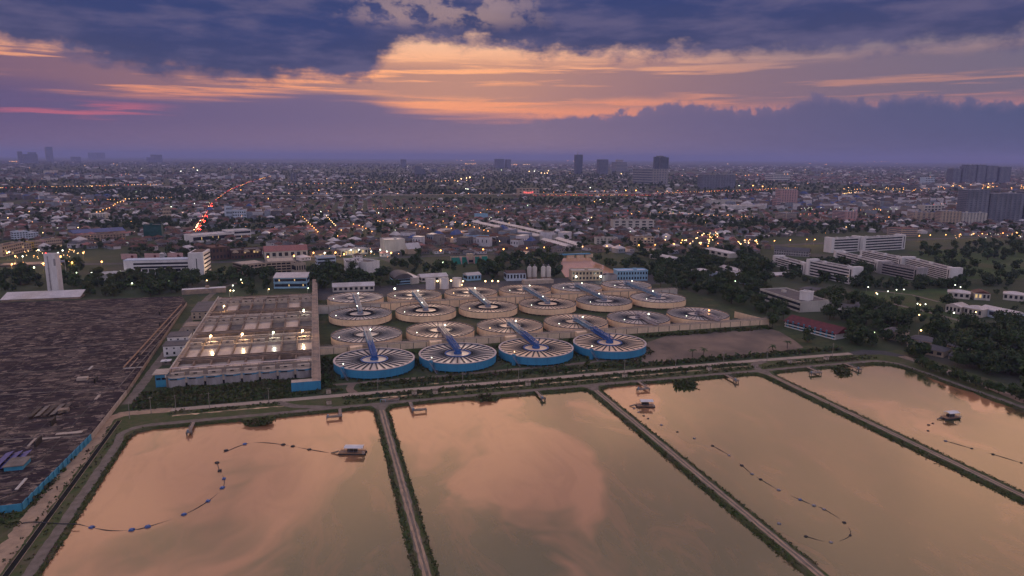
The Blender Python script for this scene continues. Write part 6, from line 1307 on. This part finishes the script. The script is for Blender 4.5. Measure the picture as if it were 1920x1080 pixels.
for q in crop(480, [(x, 410) for x in (50, 243, 340, 424, 529, 880, 1060, 1232, 1399, 1495, 1591, 1678, 1750, 1843)])+crop(960, [(235, 402), (310, 402), (400, 402), (475, 402), (620, 395), (690, 392), (780, 388), (1090, 395), (1160, 393), (1240, 388)]): slamp(q[0], q[1], L_sod, 'orange lamp along the elevated expressway', 'expressway lamps', 0.45, hz=14)
for q in crop(960, [(850, 388), (927, 388), (1805, 352), (1877, 358)]): slamp(q[0], q[1], L_sod, 'extra bright orange lamp near the expressway right of centre', 'bright expressway lamps', 1.0, hz=14)
for q in [(347+i*14, 585+i*14) for i in range(9)]: slamp(*crop(480, [q])[0], L_sod, 'orange lamp in the left diagonal row of the housing estate', 'left estate lamps', 0.5, 900)
for q in [(525+i*11, 578+i*12) for i in range(7)]: slamp(*crop(480, [q])[0], L_warm, 'warm lamp in the short diagonal row of the housing estate', 'short estate lamp row', 0.5)
for q in crop(480, [(727, 640), (770, 650), (795, 660), (820, 672), (865, 695), (635, 685), (608, 728), (910, 615), (925, 620), (950, 615)]): slamp(q[0], q[1], L_sod, 'orange lamp among houses in the middle of the estate', 'middle estate lamps', 0.5, 900)
for q in crop(480, [(1128, 603), (1160, 630), (1195, 645), (1225, 655), (1255, 662), (1285, 673), (1400, 617), (1425, 660), (1460, 672), (1352, 703), (1484, 580), (1490, 625), (1545, 637), (1570, 650), (1600, 648), (1632, 662), (1670, 670), (1705, 685), (1735, 692), (1535, 700), (1465, 740), (1615, 720), (1680, 555), (1730, 530), (1815, 550), (1860, 525), (1855, 725)]): slamp(q[0], q[1], L_sod, 'orange lamp in the estate rows near the white terraces', 'right estate lamps', 0.5, 900)
for q in crop(480, [(425, 855), (590, 853), (655, 865), (278, 877), (1008, 855), (83, 885)]): slamp(q[0], q[1], L_sod, 'bright orange lamp along the shopping strip road', 'shopping strip lamps', 0.8, 1800)
for q in crop(480, [(705, 835), (765, 832), (925, 832), (858, 845), (510, 855), (975, 845)]): slamp(q[0], q[1], L_white, 'white lamp in front of the lit shops', 'white shop lamps', 0.7, 1200, WHT)
for q, n_ in zip(crop(480, [(1378, 838), (1697, 830), (1850, 828)]), ('left', 'middle', 'right')): slamp(q[0], q[1], L_sod, 'orange lamp beyond the grandstand, %s one of three' % n_, 'grandstand road lamps', 0.85)
for q in crop(0, [(535, 928), (757, 922)]): slamp(q[0], q[1], L_sod, 'orange lamp on the grass plot right of the flagpole', 'lamps by the flagpole', 0.8, 1200)
for q in crop(0, [(450, 882), (320, 935), (85, 940), (110, 880), (620, 855), (50, 855)]): slamp(q[0], q[1], L_sod, 'orange lamp over the lit car park at the left edge', 'car park lamps', 0.85, 1800)
for q in crop(0, [(65, 848), (165, 882), (90, 990), (285, 835), (250, 965), (430, 855), (465, 838)]): slamp(q[0], q[1], L_white, 'white lamp over the lit stalls at the left edge', 'stall lamps', 0.7, 1200, WARM)
for q in crop(960, [(104, 820), (235, 815), (523, 808), (705, 805), (800, 800), (945, 797), (1067, 795), (1210, 790), (1330, 785)]): slamp(q[0], q[1], L_sod, 'orange lamp along the road behind the canal basin', 'canal road lamps', 0.6, 1500)
for q in crop(1440, [(42, 765), (160, 760), (285, 755), (345, 755), (435, 750), (520, 748), (645, 743), (868, 738), (935, 742), (1128, 728), (1210, 722), (1327, 720), (1435, 717), (1535, 712), (1600, 712), (1755, 708), (1857, 703)]): slamp(q[0], q[1], L_sod, 'orange lamp along the road behind the dormitories', 'dormitory road lamps', 0.6, 1500)
for q in [(random.uniform(1370, 1545), random.uniform(700, 805)) for _ in range(30)]+[(random.uniform(1680, 1845), random.uniform(755, 790)) for _ in range(14)]+[(random.uniform(1140, 1350), random.uniform(730, 790)) for _ in range(10)]: slamp(*crop(960, [q])[0], random.choice((L_warm, L_sod, L_warm)), 'yellow lamp in the brightly lit car yard right of the canal', 'car yard lamps', random.uniform(0.4, 0.7), hz=random.uniform(4, 8))
for q, n_ in zip(crop(480, [(1360, 930), (1378, 929), (1396, 928)]), ('left', 'middle', 'right')): slamp(q[0], q[1], L_green, '%s of three greenish floodlights by the sports field' % n_, 'sports field floodlights', 0.8, 1000, WHT, hz=10)
for q in ((866, 527), (908, 527), (921, 526.5), (932, 527)): slamp(q[0], q[1], L_warm, 'warm lamp along the wall behind the third rear tank', 'rear wall lamps', 0.7, 250, WARM, hz=5)
for q in ((738, 541), (763, 513)): slamp(q[0], q[1], L_white, 'white lamp beside the barrel roofed workshop', 'workshop lamps', 0.8, 300, WARM, hz=7)
for q in ((1078, 518.5), (1124, 518)): slamp(q[0], q[1], L_white, 'wall lamp in front of the beige pump station', 'pump station lamps', 1.0, 1300, WHT, hz=6)
for q in ((435, 535), (452, 530), (430, 544.5), (436, 544.5), (502, 542), (576, 540), (386, 525.5), (450, 524), (315, 526), (246, 531), (114, 512), (142, 511), (170, 510.5), (224, 508.5)): slamp(q[0], q[1], random.choice((L_white, L_green, L_warm)), 'small yard lamp among trees behind the filter block', 'yard lamps', 0.5, 250, WHT, hz=6)
for q in ((1656, 568), (1640, 549), (1642, 551), (1662, 546), (1678, 543), (1692, 542.5), (1717, 569), (1722, 571), (1732, 570), (1753, 578), (1785, 586), (1809, 597), (1720, 590), (1625, 538), (1788, 534), (1798, 538), (1690, 559), (1826, 585)): slamp(q[0], q[1], random.choice((L_warm, L_white)), 'small lamp along the meadow paths', 'meadow lamps', 0.42, hz=5)
for q in ((1612, 616), (1635, 623), (1723, 619), (1756, 640), (1376, 527), (1287, 513), (1315, 511)): slamp(q[0], q[1], random.choice((L_warm, L_green)), 'yellowish lamp between the bungalows and trees', 'bungalow lamps', 0.5, 250, WARM, hz=5)
# far lamps too many to count, one mass of small glows
def glows(name, pts_, mats):
    Vs = []; Fs = []; MI = []; o = 0; oct_ = np.array([(1, 0, 0), (-1, 0, 0), (0, 1, 0), (0, -1, 0), (0, 0, 1), (0, 0, -1)], float); F8 = np.array([(0, 2, 4), (2, 1, 4), (1, 3, 4), (3, 0, 4), (2, 0, 5), (1, 2, 5), (3, 1, 5), (0, 3, 5)])
    for (p, r, m) in pts_: Vs.append(oct_*r+np.array(p)); Fs.append(F8+o); MI += [m]*8; o += 6
    o_ = stuff(link(name, np_mesh(name, np.concatenate(Vs), np.concatenate(Fs), mats, MI))); o_['label'] = 'scattered small city lights glinting among far houses'; o_['category'] = 'lights'
random.seed(77); gl = []
def glow(px, py, m, k_=1.0, hz=None):
    hz = hz if hz is not None else random.uniform(3, 9); p = g(px, py, hz); dep = proj(p)[2]; gl.append((p, k_*max(0.4, 0.00042*dep), m))
for _ in range(400):
    px = random.uniform(0, 1920); py = 306+150*random.random()**1.25
    if blocked(px, py): continue
    glow(px, py, random.choice((0, 0, 0, 1, 1, 2, 2, 4)), random.choice((0.35, 0.45, 0.5, 0.6, 0.8, 1.4)))
for _ in range(150): glow(random.uniform(1740, 1920), random.gauss(349, 2.2), random.choice((0, 0, 1)), random.uniform(0.7, 1.3))
for _ in range(60): glow(random.uniform(1580, 1740), random.gauss(356, 2.5), random.choice((0, 0, 1)), random.uniform(0.6, 1.0))
for x in np.arange(1580, 1606, 3.2): glow(x, 363-0.12*(x-1580), 1, 1.1)
for x in np.arange(1000, 1230, 3): glow(x+random.uniform(-1, 1), 365.5+random.gauss(0, .5), random.choice((0, 3, 3, 0)), 0.6)
for x in np.arange(1230, 1440, 4): glow(x, 362-0.03*(x-1230)+random.gauss(0, .8), random.choice((0, 3, 0)), 0.6)
for (xa, xb, y_, st) in ((1480, 1570, 302.5, 5), (1500, 1560, 301.5, 4), (1620, 1680, 303.5, 3), (1570, 1735, 303.5, 9), (855, 890, 301, 4), (872, 895, 307, 2), (960, 1000, 308.5, 3), (1065, 1180, 301.5, 9), (18, 36, 303, 2)):
    for x in np.arange(xa, xb, st): glow(x+random.uniform(-1.5, 1.5), max(y_, 299.8)+random.gauss(0, .25), random.choice((0, 0, 1)), random.uniform(0.5, 1.0), hz=10)
for q in crop(480, [(1540, 300), (1580, 295), (1603, 290), (1685, 290), (1708, 292)]): glow(q[0], q[1], 1, 2.2)
for q in ((992, 321), (1002, 321), (1010, 322), (1015, 324), (1021, 325), (1026, 324.5), (1028, 320), (1165, 326), (1214, 332), (172, 349.5), (1386, 348), (339, 321), (363, 314), (370, 319), (1281, 318), (1320, 318)): glow(q[0], q[1], random.choice((1, 2)), 1.5)
for _ in range(70): glow(random.gauss(1590, 55), random.gauss(391, 1.6), random.choice((1, 2, 4)), 0.7)
for _ in range(60): glow(random.uniform(20, 160), random.uniform(466, 500), random.choice((0, 1, 1)), random.uniform(0.6, 1.1), hz=2.5)
for _ in range(30): glow(random.uniform(1790, 1915), random.gauss(440, 3), random.choice((0, 1, 2)), random.uniform(0.5, 1.1))
for _ in range(40): glow(random.uniform(580, 760), random.gauss(474, 4), random.choice((0, 1, 1)), random.uniform(0.5, 0.9), hz=3)
for line, st in (([(366, 434), (374, 424), (384, 405), (392, 389), (398, 379)], 0.6), ([(405, 374), (430, 356), (470, 340), (520, 327)], 2.2), ([(0, 352), (150, 349), (300, 345)], 6), ([(60, 380), (200, 374), (330, 370)], 7), ([(540, 346), (720, 341), (900, 338)], 8), ([(1250, 361), (1400, 356), (1500, 351)], 5), ([(1500, 402), (1700, 388), (1900, 372)], 7), ([(40, 332), (260, 326)], 8), ([(1300, 330), (1600, 324)], 8), ([(0, 365), (110, 361)], 5), ([(1180, 395), (1420, 408)], 9), ([(700, 392), (860, 386)], 8)):
    for (xa, ya), (xb, yb) in zip(line, line[1:]):
        n = max(2, int(abs(xb-xa)/st))
        for j in range(n):
            f = (j+random.uniform(-.3, .3))/n; glow(xa+(xb-xa)*f, ya+(yb-ya)*f+random.gauss(0, .4), random.choice((0, 0, 0, 1, 3)) if st > 3 else random.choice((0, 3, 3)), random.uniform(0.45, 0.9), hz=8)
        if st > 3: pxroad('town_road', [(xa, ya), (xb, yb)], 12, M_asph)
glows('city_lights', gl, [L_sod, L_warm, L_white, L_red, L_green])
# queue of cars on the busy road
cb = MB(); cb.prism([(-0.85, -2.1), (0.85, -2.1), (0.85, 2.1), (-0.85, 2.1)], 0.25, 0.85); cb.add([(-0.8, -1.7, 0.85), (0.8, -1.7, 0.85), (0.8, 1.2, 0.85), (-0.8, 1.2, 0.85), (-0.65, -1.2, 1.45), (0.65, -1.2, 1.45), (0.65, 0.5, 1.45), (-0.65, 0.5, 1.45)], [(4, 5, 6, 7), (0, 1, 5, 4), (1, 2, 6, 5), (2, 3, 7, 6), (3, 0, 4, 7)])
for sx in (-0.8, 0.8):
    for sy in (-1.3, 1.3): cb.lathe([(0.01, -0.1), (0.32, -0.1), (0.32, 0.1), (0.01, 0.1)], 8, (sx, sy, 0.32))
CB = [cb.mesh('car_body', m) for m in (M_white, M_black, M_steel, M_rred)]; tl = MB().box(-0.85, -0.35, -2.3, -2.12, 0.5, 1.0).mesh('tail_light', emat('tail_lamp', (1, 0.03, 0.02), 90)); hl = MB().box(-0.85, -0.35, 2.12, 2.3, 0.5, 0.95).mesh('headlight', emat('head_lamp', (1, 0.7, 0.3), 25))
road = [(368, 432), (374, 424), (384, 405), (392, 389), (397, 381)]
def along(s):
    s *= len(road)-1; i = min(int(s), len(road)-2); f = s-i; return (road[i][0]*(1-f)+road[i+1][0]*f, road[i][1]*(1-f)+road[i+1][1]*f)
for k_ in range(84):
    s = k_/84.0; a = g(*along(s)); b = g(*along(min(1, s+0.02))); rz = math.atan2(b[1]-a[1], b[0]-a[0])-math.pi/2; lane = (k_ % 3)
    off_ = (1.7, 5.0, -3.6)[lane]+random.uniform(-0.3, 0.3); nx, ny = math.cos(rz), math.sin(rz)
    t = link('car', CB[k_ % 4], None, (a[0]+nx*off_, a[1]+ny*off_, 0.07), rz=rz+(math.pi if lane == 2 else 0)); tag(t, 'car in the queue of red tail lights on the busy road' if lane != 2 else 'car with headlights coming down the busy road', 'car', 'queueing cars' if lane != 2 else 'oncoming cars')
    for mir in (0, 1.2): link('tail_light', tl, t, (mir, 0, 0), sc=(1, 1, 1)); link('headlight', hl, t, (mir, 0, 0))
# ================================================================== the air
hz_ = MB().box(-47000, 47000, -2600, 62000, -3, 330).mesh('haze', bpy.data.materials.new('haze_air')); hm = hz_.materials[0]; hm.use_nodes = True; hm.node_tree.nodes.clear()
pvn = hm.node_tree.nodes.new('ShaderNodeVolumePrincipled'); ho = hm.node_tree.nodes.new('ShaderNodeOutputMaterial'); pvn.inputs['Color'].default_value = (0.40, 0.45, 0.88, 1); pvn.inputs['Density'].default_value = 0.00006; pvn.inputs['Anisotropy'].default_value = 0.0
hm.node_tree.links.new(pvn.outputs[0], ho.inputs['Volume']); hb_ = link('haze', hz_); stuff(hb_)

# ================================================================== give things of one kind their own place in the label
def ordinal(n):
    w = ['first', 'second', 'third', 'fourth', 'fifth', 'sixth', 'seventh', 'eighth', 'ninth', 'tenth', 'eleventh', 'twelfth']
    if n <= 12: return w[n-1]
    return '%d%s' % (n, 'th' if 10 <= n % 100 <= 20 else {1: 'st', 2: 'nd', 3: 'rd'}.get(n % 10, 'th'))
LOOK = {0: 'mid green', 1: 'dark green', 2: 'olive', 3: 'dark green', 4: 'mid green', 5: 'dark green', 6: 'mid green', 7: 'olive'}
CK = {c.name: q for c, _, q in TREE}
same = {}
for o in SC.objects:
    if o.parent is None and 'label' in o and o.get('kind') is None and 'category' in o:
        if o['category'] == 'tree' and o.get('group'):
            q = [CK[c.data.name] for c in o.children if c.data.name in CK][0]
            lb = o['label']; lb = lb.replace('big dark', 'big').replace('dark ', '').replace('green ', '')
            o['label'] = LOOK[q]+' '+lb
        same.setdefault(o['label'], []).append(o)
for lb, obs in same.items():
    if len(obs) < 2: continue
    obs.sort(key=lambda o: proj(o.location)[0])
    for i, o in enumerate(obs): o['label'] = '%s, %s from left' % (lb, ordinal(i+1))
